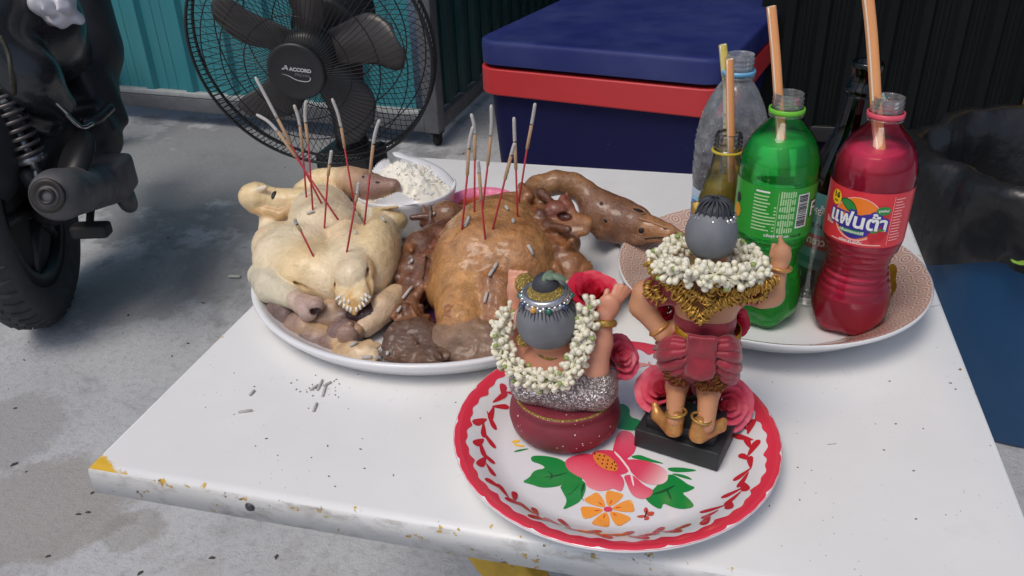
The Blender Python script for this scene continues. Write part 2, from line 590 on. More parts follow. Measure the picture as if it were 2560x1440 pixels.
# ---- corrugated sheets
def sheet(A, B, z0, z1, pitch, ribw, ribh, out, x0=0.0):
    """corrugated sheet from A to B (plan points); ribs stand out towards out"""
    A, B = np.array(A, float), np.array(B, float)
    L = np.linalg.norm(B - A); d = (B - A) / L
    o = np.array(out, float)
    prof, x = [(0, 0)], x0 + pitch * .5
    sl = ribh * .55
    while x + ribw + sl < L:
        prof += [(x - sl, 0), (x, ribh), (x + ribw, ribh), (x + ribw + sl, 0)]
        for q in (.33, .66):
            y = x + ribw + sl + (pitch - ribw - 2 * sl) * q
            if y + .01 < L: prof += [(y - .006, 0), (y - .003, .003), (y + .003, .003), (y + .006, 0)]
        x += pitch
    prof.append((L, 0))
    V, F = [], []
    for s, h in prof:
        for z in (z0, z1):
            for t in (0, -.0012):
                p = A + d * s + o * (h + t)
                V.append((p[0], p[1], z))
    n = len(prof)
    for i in range(n - 1):
        a, b = i * 4, (i + 1) * 4
        F += [(a, b, b + 2, a + 2), (a + 1, a + 3, b + 3, b + 1), (a, a + 1, b + 1, b), (a + 2, b + 2, b + 3, a + 3)]
    return np.array(V), F
def sheet_mat(name, c1, c2, rough=.32):
    m, nt, b = nodes(name)
    c = mix(nt, ramp(nt, tex(nt, 5, 5, stretch=(1, 1, .12)), [(.3, 0.), (.7, 1.)]), c1, c2)
    c = mix(nt, ramp(nt, tex(nt, 60, 3), [(.72, 0.), (.78, .2)]), c, c2)
    nt.links.new(c, b.inputs['Base Color'])
    nt.links.new(ramp(nt, tex(nt, 8, 5, stretch=(1, 1, .2)), [(.3, rough), (.7, rough + .25)]), b.inputs['Roughness'])
    bump(nt, b, tex(nt, 9, 2, stretch=(1, 1, .25)), .25, .01)
    return m
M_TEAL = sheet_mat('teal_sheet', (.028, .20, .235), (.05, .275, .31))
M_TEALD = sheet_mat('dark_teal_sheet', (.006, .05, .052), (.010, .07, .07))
M_BLACKS = sheet_mat('black_sheet', (.006, .008, .009), (.010, .013, .013), .7)
M_BLACKS.node_tree.nodes['Principled BSDF'].inputs['Specular IOR Level'].default_value = .15
M_STEEL = mat('grey_steel', (.13, .135, .15), .5, var=.25, vscale=25, bmp=.1)
M_STEELL = mat('pale_steel', (.42, .44, .44), .5, var=.2, vscale=30)
kA, kB, kC = Z(60, 238, -.54)[:2], Z(1088, 328, -.54)[:2], None
kd = (kB - kA) / np.linalg.norm(kB - kA)
kA = kB - kd * 3.4
ko = np.array([kd[1], -kd[0]])
ks = np.array([.03, 1.0])
kC = kB + ks * 2.4
kiosk = thing('metal_kiosk', 'teal corrugated metal stall on castors with grey steel frame behind the fan', 'stall', (*(kB + ks * .8 - kd * 1.5), FLOOR))
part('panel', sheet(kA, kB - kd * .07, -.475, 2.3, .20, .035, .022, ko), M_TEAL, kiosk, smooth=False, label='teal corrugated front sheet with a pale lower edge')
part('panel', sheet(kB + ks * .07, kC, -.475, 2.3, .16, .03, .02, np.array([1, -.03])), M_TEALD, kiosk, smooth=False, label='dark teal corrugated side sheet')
def beam(a, b, w, h, z):
    """steel box section between plan points, its underside at z"""
    a, b = np.array(a, float), np.array(b, float)
    L = np.linalg.norm(b - a); d = (b - a) / L
    M = np.column_stack([[d[0], d[1], 0], [-d[1], d[0], 0], [0, 0, 1]])
    return box([*((a + b) / 2), z + h / 2], (L, w, h), .004, M)
part('rail', beam(kA, kB - kd * .031, .05, .06, -.54), M_STEEL, kiosk)
part('flashing', beam(kA + ko * .012, kB - kd * .05 + ko * .012, .03, .022, -.479), M_STEELL, kiosk)
part('rail', beam(kB + ks * .032, kC, .05, .06, -.54), M_STEEL, kiosk)
part('post', box([*kB, .89], (.06, .06, 2.86), .004, frame((0, 0, 1), (*kd, 0))), M_STEEL, kiosk)
part('roof', box([*(kB + ks * 1.1 - kd * 1.6 + ko * .25), 2.34], (4.0, 3.2, .04), .005, frame((0, 0, 1), (*kd, 0))), M_STEEL, kiosk)
aw = kB - kd * .9 + ko * .5  # overhang and its struts added out of view to shade the far floor
part('added_awning', box([*aw, 2.25], (5.2, .9, .03), .004, frame((0, 0, 1), (*kd, 0)) @ rot('X', -7)), M_STEEL, kiosk, label='unseen metal sheet added to shade the ground before the stall')
for q_ in (-2.2, .9):
    part('added_awning_strut', tube([(*(kB + kd * (q_ - .9) + ko * .02), 1.8), (*(kB + kd * (q_ - .9) + ko * .85), 2.2)], .015, 10), M_STEEL, kiosk)
M_RUBBER = mat('rubber', (.018, .018, .019), .7, var=.3, vscale=60, bmp=.2, bscale=200)
for q in (kB + ks * .02, kB - kd * 1.6, kC):
    w = part('castor', join(xf(lathe([(.0, -.012), (.024, -.012), (.028, -.008), (.028, .008), (.024, .012), (0, .012)], 24), frame((1, 0, 0)), (*q, FLOOR + .028)),
                            box([*q, -.548], (.045, .045, .012), .002)), M_RUBBER, kiosk)
for i in range(9):
    s = kA + kd * (.45 + .36 * i)
    part('screw', ball((*(s + ko * .004), -.462), .006, 8, 6), M_STEELL, kiosk)

# ---- dark wall to the right, yellow post
wall = thing('corrugated_wall', 'black corrugated metal wall standing behind the cooler and bottles', 'wall', (1.6, 1.98, FLOOR))
part('panel', sheet((.60, 1.98), (3.4, 2.02), FLOOR + .002, 2.3, .085, .022, .02, (0, -1)), M_BLACKS, wall, smooth=False)
part('panel', sheet((.60, 4.6), (.60, 1.99), FLOOR + .002, 2.3, .1, .022, .02, (-1, 0)), M_BLACKS, wall, smooth=False)
part('rail', box((2.0, 1.972, -.33), (2.78, .02, .045), .003), mat('dark_rail', (.012, .013, .014), .5), wall)
backw = thing('corrugated_wall', 'dark corrugated wall far back between the teal stall and the cooler', 'wall', (0, 4.7, FLOOR))
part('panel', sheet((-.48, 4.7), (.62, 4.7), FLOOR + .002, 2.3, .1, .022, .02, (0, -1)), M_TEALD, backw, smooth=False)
yp = Y(2556, 290, 1.75)
M_YEL = mat('yellow_paint', (.62, .36, .03), .45, var=.3, vscale=20, spots=(90, .66, (.12, .07, .03)))
solo('post', box((yp[0] + .024, 1.75, .3), (.05, .05, 1.8), .004), M_YEL, 'yellow steel post at the right edge behind the bin', 'post')

# ---- cooler
def rounded_rect(w, d, r, n=8):
    pts = []
    for cx, cy, a0 in ((w / 2 - r, -d / 2 + r, -90), (w / 2 - r, d / 2 - r, 0), (-w / 2 + r, d / 2 - r, 90), (-w / 2 + r, -d / 2 + r, 180)):
        for k in range(n + 1):
            a = math.radians(a0 + 90 * k / n)
            pts.append((cx + r * math.cos(a), cy + r * math.sin(a)))
    return pts
def loft(rings, M=np.eye(3), c=(0, 0, 0), cap=True):
    n = len(rings[0])
    V = np.vstack([np.asarray(r, float) for r in rings])
    F = [(j * n + i, j * n + (i + 1) % n, (j + 1) * n + (i + 1) % n, (j + 1) * n + i) for j in range(len(rings) - 1) for i in range(n)]
    if cap: F += [tuple(range(n - 1, -1, -1)), tuple(range((len(rings) - 1) * n, len(rings) * n))]
    return xf((V, F), M, c)
def rr(w, d, r, z): return [(x, y, z) for x, y in rounded_rect(w, d, r)]
def plastic(name, c, rough=.35, sc=(.18, .2, .3), amt=.35):
    m, nt, b = nodes(name)
    col = mix(nt, ramp(nt, tex(nt, 5, 6, rough=.6), [(.4, 0.), (.75, amt)]), c, sc)
    col = mix(nt, ramp(nt, tex(nt, 140, 3), [(.72, 0.), (.76, .35)]), col, (.2, .2, .26))
    nt.links.new(col, b.inputs['Base Color'])
    nt.links.new(ramp(nt, tex(nt, 14, 6), [(.3, rough - .08), (.7, rough + .18)]), b.inputs['Roughness'])
    bump(nt, b, tex(nt, 30, 3), .06, .004)
    return m
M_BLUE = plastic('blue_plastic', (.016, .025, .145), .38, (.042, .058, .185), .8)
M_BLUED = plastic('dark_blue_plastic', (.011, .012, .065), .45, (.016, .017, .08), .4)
M_BLUED.node_tree.nodes['Principled BSDF'].inputs['Specular IOR Level'].default_value = .2
M_RED = plastic('red_plastic', (.58, .035, .04), .4, (.5, .06, .06), .4)
cm = rot('Z', -12) @ np.diag([.94, 1, 1])
cc = np.array([.196, 1.475, .0]) + cm @ np.array([0, .5, 0])
cooler = thing('cooler_box', 'large blue cooler box with a red band under its lid behind the table', 'cooler', (*cc[:2], FLOOR))
c0 = (cc[0], cc[1], .002)
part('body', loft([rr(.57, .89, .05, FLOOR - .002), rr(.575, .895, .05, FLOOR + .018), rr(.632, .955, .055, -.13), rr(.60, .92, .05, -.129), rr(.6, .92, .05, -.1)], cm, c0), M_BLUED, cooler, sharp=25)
part('band', loft([rr(.645, .965, .06, -.132), rr(.669, .991, .065, -.128), rr(.672, .994, .065, -.125), rr(.672, .994, .065, -.066), rr(.669, .991, .065, -.0635)], cm, c0), M_RED, cooler, label='red moulded band', sharp=25)
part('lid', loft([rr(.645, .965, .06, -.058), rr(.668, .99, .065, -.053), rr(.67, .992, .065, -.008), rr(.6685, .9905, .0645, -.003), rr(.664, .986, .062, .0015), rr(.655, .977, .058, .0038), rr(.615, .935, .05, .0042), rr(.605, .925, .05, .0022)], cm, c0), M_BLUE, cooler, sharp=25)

# ---- waste bin with black liner
bc = np.array([1.13, 1.18])
bin_ = thing('waste_bin', 'blue plastic drum bin with a black bag folded over its rim', 'bin', (*bc, FLOOR))
M_BINB = plastic('bin_blue', (.012, .075, .19), .4, (.02, .1, .23), .5)
bp = [(0, FLOOR + .003), (.2, FLOOR), (.207, FLOOR + .01), (.243, -.19), (.248, -.17), (.248, -.155), (.243, -.15), (.238, -.16), (.195, FLOOR + .02), (0, FLOOR + .018)]
part('drum', move(lathe(bp, 64), (*bc, 0)), M_BINB, bin_)
def bag_w(t, z): return 1 + .035 * math.sin(5 * t + 9 * z) + .025 * math.sin(11 * t - 22 * z) + .018 * math.sin(23 * t + 35 * z) + .010 * math.sin(41 * t - 50 * z)
lv, lf = lathe([(.262, -.235), (.276, -.215), (.284, -.17), (.288, -.13), (.283, -.095), (.268, -.078), (.250, -.082), (.232, -.13), (.215, -.22), (.2, -.34), (.12, -.4), (0, -.4)], 96, wob=bag_w)
lv[:, 2] += .016 * noise(lv, 9, 4)
lv[:, 0] += .010 * noise(lv, 13, 6); lv[:, 1] += .010 * noise(lv, 13, 7)
lv[:96, 2] += .03 * np.sin(np.arange(96) / 96 * 2 * math.pi * 3 + 1) - .0
M_BAG = mat('black_bag', (.014, .0145, .016), .3, var=.2, vscale=15, bmp=.3, bscale=9, bdist=.03)
part('bin_liner', move((lv, lf), (*bc, 0)), M_BAG, bin_)
solo('green_scrap', tube(spline([Z(2530, 652, -.16), Z(2548, 658, -.165), Z(2566, 656, -.17)], 4), .006, 8, flat=.3), mat('green_scrap', (.25, .45, .05), .5), 'bright green scrap caught under the black bin bag', 'scrap')

# ================================================================== ELECTRIC FAN
fc = Y(773, 136, 1.0)
toc = (CAM - fc) / np.linalg.norm(CAM - fc)
fax = math.cos(.56) * toc + math.sin(.56) * (-.60 * RT - .80 * UP)
FM = frame(fax, RT)
FR = .236
fan = thing('electric_fan', 'black pedestal fan with wire cage and five dark blades', 'fan', (fc[0] + .02, fc[1] + .16, FLOOR))
M_WIRE = mat('black_wire', (.012, .012, .013), .35)
M_FANP = mat('black_fan_plastic', (.017, .017, .018), .42, var=.15, vscale=20)
m_bl, nt_, b_ = nodes('smoky_blade')
nt_.links.new(mix(nt_, ramp(nt_, tex(nt_, 14, 5), [(.3, 0.), (.75, 1.)]), (.042, .037, .036), (.075, .065, .062)), b_.inputs['Base Color'])
b_.inputs['Roughness'].default_value = .33
M_BLADE = m_bl
def loc(P): return np.asarray(P, float) @ FM.T + fc
def dome(r, h, e): return h * (1 - (r / FR) ** e)
gr = []
for k in range(96):
    a = 2 * math.pi * k / 96
    rs = np.linspace(.054, FR, 9)
    gr.append(tube(loc([(r * math.cos(a + .9 * (r - .054)), r * math.sin(a + .9 * (r - .054)), dome(r, .075, 3)) for r in rs]), .0007, 4, cap=False))
for r in (.10, .15, .196): gr.append(ring(loc([(0, 0, dome(r, .075, 3) - .002)])[0], r, .0012, fax, 72, 5))
part('front_grille', join(*gr), M_WIRE, fan)
gr = []
for k in range(96):
    a = 2 * math.pi * k / 96
    rs = np.linspace(.07, FR, 9)
    gr.append(tube(loc([(r * math.cos(a - 1.1 * (r - .07)), r * math.sin(a - 1.1 * (r - .07)), -.03 - dome(r, .08, 5)) for r in rs]), .0007, 4, cap=False))
for r in (.11, .165, .21): gr.append(ring(loc([(0, 0, -.03 - dome(r, .08, 5) - .002)])[0], r, .0013, fax, 72, 5))
part('rear_grille', join(*gr), M_WIRE, fan)
gr = [ring(loc([(0, 0, z)])[0], FR + dz, .0032, fax, 96, 8) for z, dz in ((0, 0), (-.03, 0))]
for k in range(160):
    a = 2 * math.pi * k / 160
    gr.append(tube(loc([(FR * math.cos(a), FR * math.sin(a), .001), ((FR + .002) * math.cos(a + .02), (FR + .002) * math.sin(a + .02), -.015), (FR * math.cos(a + .04), FR * math.sin(a + .04), -.031)]), .0010, 4, cap=False))
part('rim_band', join(*gr), M_WIRE, fan)
bu = np.array([35, 60, 90, 135, 175, 200, 220]) / 1290
b0 = np.array([-22, -18, -14, -11, -4, 14, 48]) / 1290
b1 = np.array([45, 66, 78, 100, 136, 137, 108]) / 1290
for k in range(5):
    a = math.radians(33 + 72 * k)
    V, F, nu, nv = [], [], 19, 9
    for side in (0, 1):
        for i in range(nu):
            u = np.interp(i / (nu - 1), [0, 1], [bu[0], bu[-1]])
            lo_, hi_ = np.interp(u, bu, b0), np.interp(u, bu, b1)
            for j in range(nv):
                v = lo_ + (hi_ - lo_) * j / (nv - 1)
                z = -.012 + .42 * v + .05 * math.sin(j / (nv - 1) * math.pi) * .2 - side * .003
                V.append((u * math.cos(a) + v * math.sin(a), u * math.sin(a) - v * math.cos(a), z - .01))
    for s in (0, 1):
        o = s * nu * nv
        for i in range(nu - 1):
            for j in range(nv - 1):
                q = (o + i * nv + j, o + (i + 1) * nv + j, o + (i + 1) * nv + j + 1, o + i * nv + j + 1)
                F.append(q if s else q[::-1])
    e = [(i, 0) for i in range(nu)] + [(nu - 1, j) for j in range(1, nv)] + [(i, nv - 1) for i in range(nu - 2, -1, -1)] + [(0, j) for j in range(nv - 2, 0, -1)]
    for q in range(len(e)):
        (i, j), (i2, j2) = e[q], e[(q + 1) % len(e)]
        F.append((i * nv + j, i2 * nv + j2, nu * nv + i2 * nv + j2, nu * nv + i * nv + j))
    part('blade', (loc(V), F), M_BLADE, fan)
part('hub', xf(lathe([(.0, -.05), (.05, -.05), (.052, .015), (.046, .03), (0, .032)], 40), FM, fc), M_FANP, fan)
bd = part('badge', xf(lathe([(0, .068), (.046, .068), (.053, .07), (.055, .075), (.053, .080), (.049, .081), (.046, .079), (.024, .0815), (0, .082)], 56), FM, fc), M_FANP, fan)
M_SILV = mat('silver_print', (.62, .62, .62), .35, metal=.3)
M_GREYP = mat('grey_print', (.22, .22, .23), .4)
def badge_put(g, x, y, deg=-4, name='lettering', m=M_SILV):
    g = xf(g, np.diag([.76, .76, 1]) @ rot('Z', deg), (x * .76, y * .76, .0828))
    part(name, (loc(g[0]), g[1]), m, bd, smooth=False)
badge_put(text('ACCORD', .0125, .0006), .014, .008)
badge_put(text('PREVAIL', .0105, 0), .018, -.005, m=M_GREYP)
st = [(-.021 + .008 * math.cos(math.pi / 2 + i * math.pi * 2 / 10) * (1 if i % 2 == 0 else .42), .0105 + .008 * math.sin(math.pi / 2 + i * math.pi * 2 / 10) * (1 if i % 2 == 0 else .42)) for i in range(10)]
badge_put(fill([(-.033, .006), (-.026, .006), (-.0235, .0175), (-.019, .0175), (-.016, .006), (-.0195, .006), (-.0205, .0085), (-.0245, .0085), (-.0255, .0105), (-.0205, .0105), (-.0215, .0145), (-.0225, .0095), (-.030, .0095)]), .0, 0, name='emblem')
sw = spline([(-.034, -.0055, 0), (-.018, -.0085, 0), (0, -.0165, 0), (.018, -.019, 0), (.032, -.0165, 0), (.037, -.0085, 0), (.034, -.0075, 0)], 6)
w_ = np.interp(np.linspace(0, 1, len(sw)), [0, .2, .5, .8, 1], [.0002, .0010, .0012, .0009, .0003])
T_ = np.gradient(sw, axis=0); N_ = np.column_stack([-T_[:, 1], T_[:, 0], 0 * T_[:, 0]]); N_ /= np.linalg.norm(N_, axis=1)[:, None] + 1e-9
badge_put((np.vstack([sw + N_ * w_[:, None], sw - N_ * w_[:, None]]), [(i, i + len(sw), i + 1 + len(sw), i + 1) for i in range(len(sw) - 1)]), 0, 0, name='swoosh')
part('motor_housing', xf(lathe([(0, -.25), (.05, -.248), (.07, -.23), (.078, -.18), (.075, -.12), (.06, -.105), (0, -.105)], 40), FM, fc), M_FANP, fan)
mc = loc([(0, 0, -.18)])[0]
part('neck', tube([mc, (mc[0], mc[1], mc[2] - .12), (mc[0], mc[1], -.3)], [.045, .042, .03], 20), M_FANP, fan)
part('control_box', box((mc[0], mc[1] - .01, -.24), (.13, .11, .19), .012), M_FANP, fan)
part('pole', tube([(mc[0], mc[1], -.3), (mc[0], mc[1], FLOOR + .03)], .014, 16), mat('grey_pole', (.2, .2, .21), .3, metal=.6), fan)
part('base', move(lathe([(0, 0), (.2, 0), (.205, .006), (.2, .018), (.09, .034), (.03, .045), (.02, .07), (0, .07)], 56), (mc[0], mc[1], FLOOR)), M_FANP, fan)

# ================================================================== MOTORBIKE
wc = Z(165, 775, FLOOR)
n_ = np.array([.90, .44, 0]); n_ /= np.linalg.norm(n_)
hd = np.array([-n_[1], n_[0], 0])                       # heading, away from the table
WR = .285
wc = wc + np.array([0, 0, WR]) - n_ * .03
BM = frame(n_, hd)
bike = thing('motorbike', 'parked black motorbike seen from behind with coil shock and grey exhaust', 'motorbike', (*wc[:2], FLOOR))
M_TYRE = mat('tyre', (.05, .05, .054), .75, var=.3, vscale=40, bmp=.25, bscale=250)
tp = [(.185, -.03), (.2, -.042), (.225, -.053), (.25, -.055), (.268, -.046), (.280, -.026), (.2845, 0), (.280, .026), (.268, .046), (.25, .055), (.225, .053), (.2, .042), (.185, .03), (.18, 0), (.185, -.03)]
wheel = part('wheel', xf(lathe([(.16, -.035), (.19, -.038), (.192, -.03), (.17, -.018), (.165, 0), (.17, .018), (.192, .03), (.19, .038), (.16, .035), (.15, 0), (.16, -.035)], 56), BM, wc), mat('dark_rim', (.03, .03, .033), .35, metal=.6), bike)
tyre = part('tyre', xf(lathe(tp, 72), BM, wc), M_TYRE, wheel)
lug = []
for k in range(46):
    a = 2 * math.pi * k / 46
    for s in (-1, 1):
        P = []
        for z, da in ((.006, .0), (.024, .035), (.043, .045)):
            r = np.interp(z, [0, .026, .046, .055], [.2845, .280, .268, .25]) + .0015
            P.append((r * math.cos(a + s * .03 + da), r * math.sin(a + s * .03 + da), s * z))
        lug.append(tube(np.array(P), [.006, .0085, .005], 5, flat=.45))
lg = part('tread_lugs', xf(join(*lug), BM, wc), M_TYRE, wheel, smooth=False)
sp = []
for k in range(5):
    a = 2 * math.pi * k / 5 + .3
    sp.append(tube([(0.03 * math.cos(a), .03 * math.sin(a), .03), (.165 * math.cos(a + .12), .165 * math.sin(a + .12), .018)], [.02, .014], 8))
part('hub_plate', xf(lathe([(0, .03), (.12, .028), (.165, .012), (.165, -.012), (.12, -.028), (0, -.03)], 40), BM, wc), M_RUBBER, wheel)
part('spokes', xf(join(ball((0, 0, 0), (.045, .045, .05)), *sp), BM, wc), mat('spoke_metal', (.04, .04, .043), .4, metal=.5), wheel)
# exhaust: fat canister on the right side, its outlet facing back
M_EXH = mat('exhaust_grey', (.105, .103, .11), .5, metal=.2, var=.35, vscale=18, bmp=.15, bscale=120, roughvar=.15)
M_DARK = mat('dark_gap', (.006, .006, .007), .8)
e0 = Y(148, 486, .90); e1 = Y(262, 462, 1.12)
ed = (e1 - e0) / np.linalg.norm(e1 - e0)
S = Soft()
S.cap(e0, e1, .054, .05, .02, (1, 1, 1)).ell(e0 - ed * .005, (.048, .048, .045), .02, (1, 1, 1))
S.box(e1 + ed * .02 + np.array([0, 0, .02]), (.05, .06, .045), .015, .02, (1, 1, 1), frame((0, 0, 1), (ed[0], ed[1], 0)))
g, c_ = S.build(.008)
ex = part('exhaust', g, M_EXH, bike)
eo = e0 - ed * .050 + np.array([.0, 0, .002])
OM = frame(-ed)
part('outlet', xf(lathe([(.034, -.004), (.036, .003), (.031, .006), (.024, .003), (.018, .002), (.017, .012), (.012, .012), (.011, -.03), (0, -.03)], 36), OM, eo), mat('outlet_metal', (.05, .045, .042), .45, metal=.7), ex)
h0 = e0 + np.array([.02, -.01, .05]); h1 = e1 + np.array([0, 0, .052])
part('heat_shield', xf(plate(smooth_poly([(-.06, -.02), (.03, -.035), (.1, -.02), (.11, .025), (.03, .04), (-.05, .03)]), .008, bev=.002), frame((.25, -.45, .85), ed), (h0 + h1) / 2 + np.array([0, -.01, .008])), mat('black_trim', (.012, .012, .014), .35), ex)
# swing arm, shock with coil spring
s0, s1 = Y(95, 435, .99), Y(-25, 175, .99)
sd = (s1 - s0); sl_ = np.linalg.norm(sd); sd /= sl_
sh = part('shock_absorber', join(tube([s0, s0 + sd * sl_ * .5], .009, 12), tube([s0 + sd * sl_ * .45, s1], .02, 16), ring(s0, .012, .006, n_, 20, 8), tube([s0 + sd * .03, s0 + sd * .045], .03, 20)), mat('shock_steel', (.35, .35, .36), .3, metal=.8), bike)
SMx = frame(sd)
t = np.linspace(0, 9.5 * 2 * math.pi, 230)
part('spring', tube(np.column_stack([.03 * np.cos(t), .03 * np.sin(t), .035 + t / t[-1] * (sl_ - .06)]) @ SMx.T + s0, .0048, 8), mat('spring_steel', (.11, .1, .1), .35, metal=.6), bike)
S = Soft()
S.chain([s0 + n_ * -.02, wc + n_ * .075, wc + n_ * .075 + hd * .32 + np.array([0, 0, .02])], [.02, .032, .03], .02, (1, 1, 1)).ell(wc + n_ * .07, .045, .02, (1, 1, 1))
g, c_ = S.build(.009)
part('swing_arm', g, mat('arm_black', (.03, .03, .032), .5, var=.3, vscale=20), bike)
S = Soft()
f0 = Y(228, 575, 1.0)
S.box(f0, (.042, .02, .016), .006, .005, (1, 1, 1), rot('Z', 15)).cap(f0 + np.array([-.02, .02, .0]), f0 + np.array([-.06, .1, .05]), .009, .01, .006, (1, 1, 1))
g, c_ = S.build(.004)
part('footpeg', g, M_RUBBER, bike)
# body work
M_BODY = mat('black_body', (.024, .027, .031), .28, var=.25, vscale=9, coat=.3, roughvar=.1)
M_BODYM = mat('matt_black_body', (.032, .033, .037), .48, var=.3, vscale=12)
S = Soft()
for a, b, ra, rb in [((-40, 120, 1.02), (60, 190, 1.05), .085, .07), ((60, 190, 1.05), (150, 262, 1.12), .07, .036), ((-30, 260, 1.05), (110, 300, 1.12), .06, .045), ((-60, 20, 1.1), (60, 60, 1.2), .14, .12), ((60, 60, 1.2), (120, 130, 1.3), .13, .10)]:
    S.cap(Y(*a), Y(*b), ra, rb, .03, (1, 1, 1))
g, c_ = S.build(.013)
part('tail_cowl', g, M_BODY, bike)
S = Soft()
for a, b, ra, rb in [((150, 0, 1.45), (195, 120, 1.42), .12, .11), ((195, 120, 1.42), (225, 250, 1.36), .09, .07), ((90, 130, 1.4), (190, 230, 1.35), .14, .09), ((225, 250, 1.36), (240, 330, 1.32), .06, .05)]:
    S.cap(Y(*a), Y(*b), ra, rb, .03, (1, 1, 1))
S.box(Y(215, 255, 1.33), (.075, .05, .09), .02, .02, (1, 1, 1), rot('Y', -14)).ell(Y(235, 345, 1.28), (.075, .06, .07), .02, (1, 1, 1)).box(Y(232, 300, 1.27), (.05, .02, .045), .008, .01, (1, 1, 1), rot('Y', -12))
g, c_ = S.build(.013)
part('leg_shield', g, M_BODYM, bike)
S = Soft()
S.box(Y(130, 370, 1.22), (.11, .09, .06), .02, .02, (1, 1, 1)).ell(Y(110, 330, 1.15), (.07, .06, .06), .03, (1, 1, 1)).cap(Y(100, 420, 1.08), Y(130, 330, 1.15), .03, .03, .02, (1, 1, 1)).cap(Y(60, 400, 1.16), Y(180, 350, 1.28), .05, .05, .02, (1, 1, 1))
g, c_ = S.build(.012)
part('engine', g, mat('engine_black', (.014, .014, .015), .6, var=.4, vscale=25), bike)
part('trim_bar', tube(spline([Y(100, 205, 1.05), Y(130, 250, 1.06), Y(165, 285, 1.1), Y(203, 318, 1.12), Y(232, 308, 1.16)], 6), [.006] * 25, 10), mat('chrome', (.5, .5, .5), .22, metal=1), bike)
part('bracket', tube(spline([Y(205, 308, 1.15), Y(240, 300, 1.18), Y(262, 282, 1.22), Y(276, 268, 1.25)], 5), .012, 10), M_BODY, bike)
part('cable', tube(spline([Y(0, 90, .97), Y(20, 130, .97), Y(28, 180, .96), Y(36, 235, .98)], 8), .0045, 8), mat('cable_black', (.06, .055, .04), .5, var=.6, vscale=150), bike)
part('mudguard', tube(spline([Y(-60, 260, .93), Y(-20, 330, .93), Y(15, 420, .94), Y(20, 480, .98)], 5), .06, 14, flat=.25), M_BODYM, bike)
part('exhaust_pipe', tube(spline([e1 + ed * .05, e1 + ed * .12 + np.array([0, 0, -.06]), wc + hd * .5 + n_ * .1 + np.array([0, 0, .02])], 6), .02, 14), M_EXH, bike)
part('frame', join(tube([s1, s1 + hd * .4 + np.array([0, 0, .1]), wc + hd * .8 + np.array([0, 0, .5])], .03, 12), tube([wc + n_ * .0 + hd * .3, wc + hd * .8 + np.array([0, 0, .1])], .06, 12)), M_BODYM, bike)
part('front_wheel', xf(lathe(tp, 60), frame((.8, .6, 0)), Z(165, 165, FLOOR + WR)), M_TYRE, bike)
# white bag hanging from the bike
S = Soft()
q = [Y(130, -60, 1.15), Y(140, -10, 1.14), Y(150, 30, 1.13)]
S.chain(q, [.030, .038, .028], .02, (1, 1, 1)).ell(Y(120, 5, 1.14), (.024, .03, .04), .02, (1, 1, 1)).ell(Y(165, 40, 1.13), (.022, .02, .02), .015, (1, 1, 1))
g, c_ = S.build(.004, ((.010, 26, True), (.006, 60)), 1)
mb, ntb, bb = nodes('white_film')
bb.inputs['Base Color'].default_value = (.62, .61, .66, 1); bb.inputs['Roughness'].default_value = .4
bb.inputs['Subsurface Weight'].default_value = .3; bb.inputs['Subsurface Radius'].default_value = (.03, .03, .03)
solo('plastic_bag', g, mb, 'crumpled white plastic bag hanging on the motorbike', 'bag')
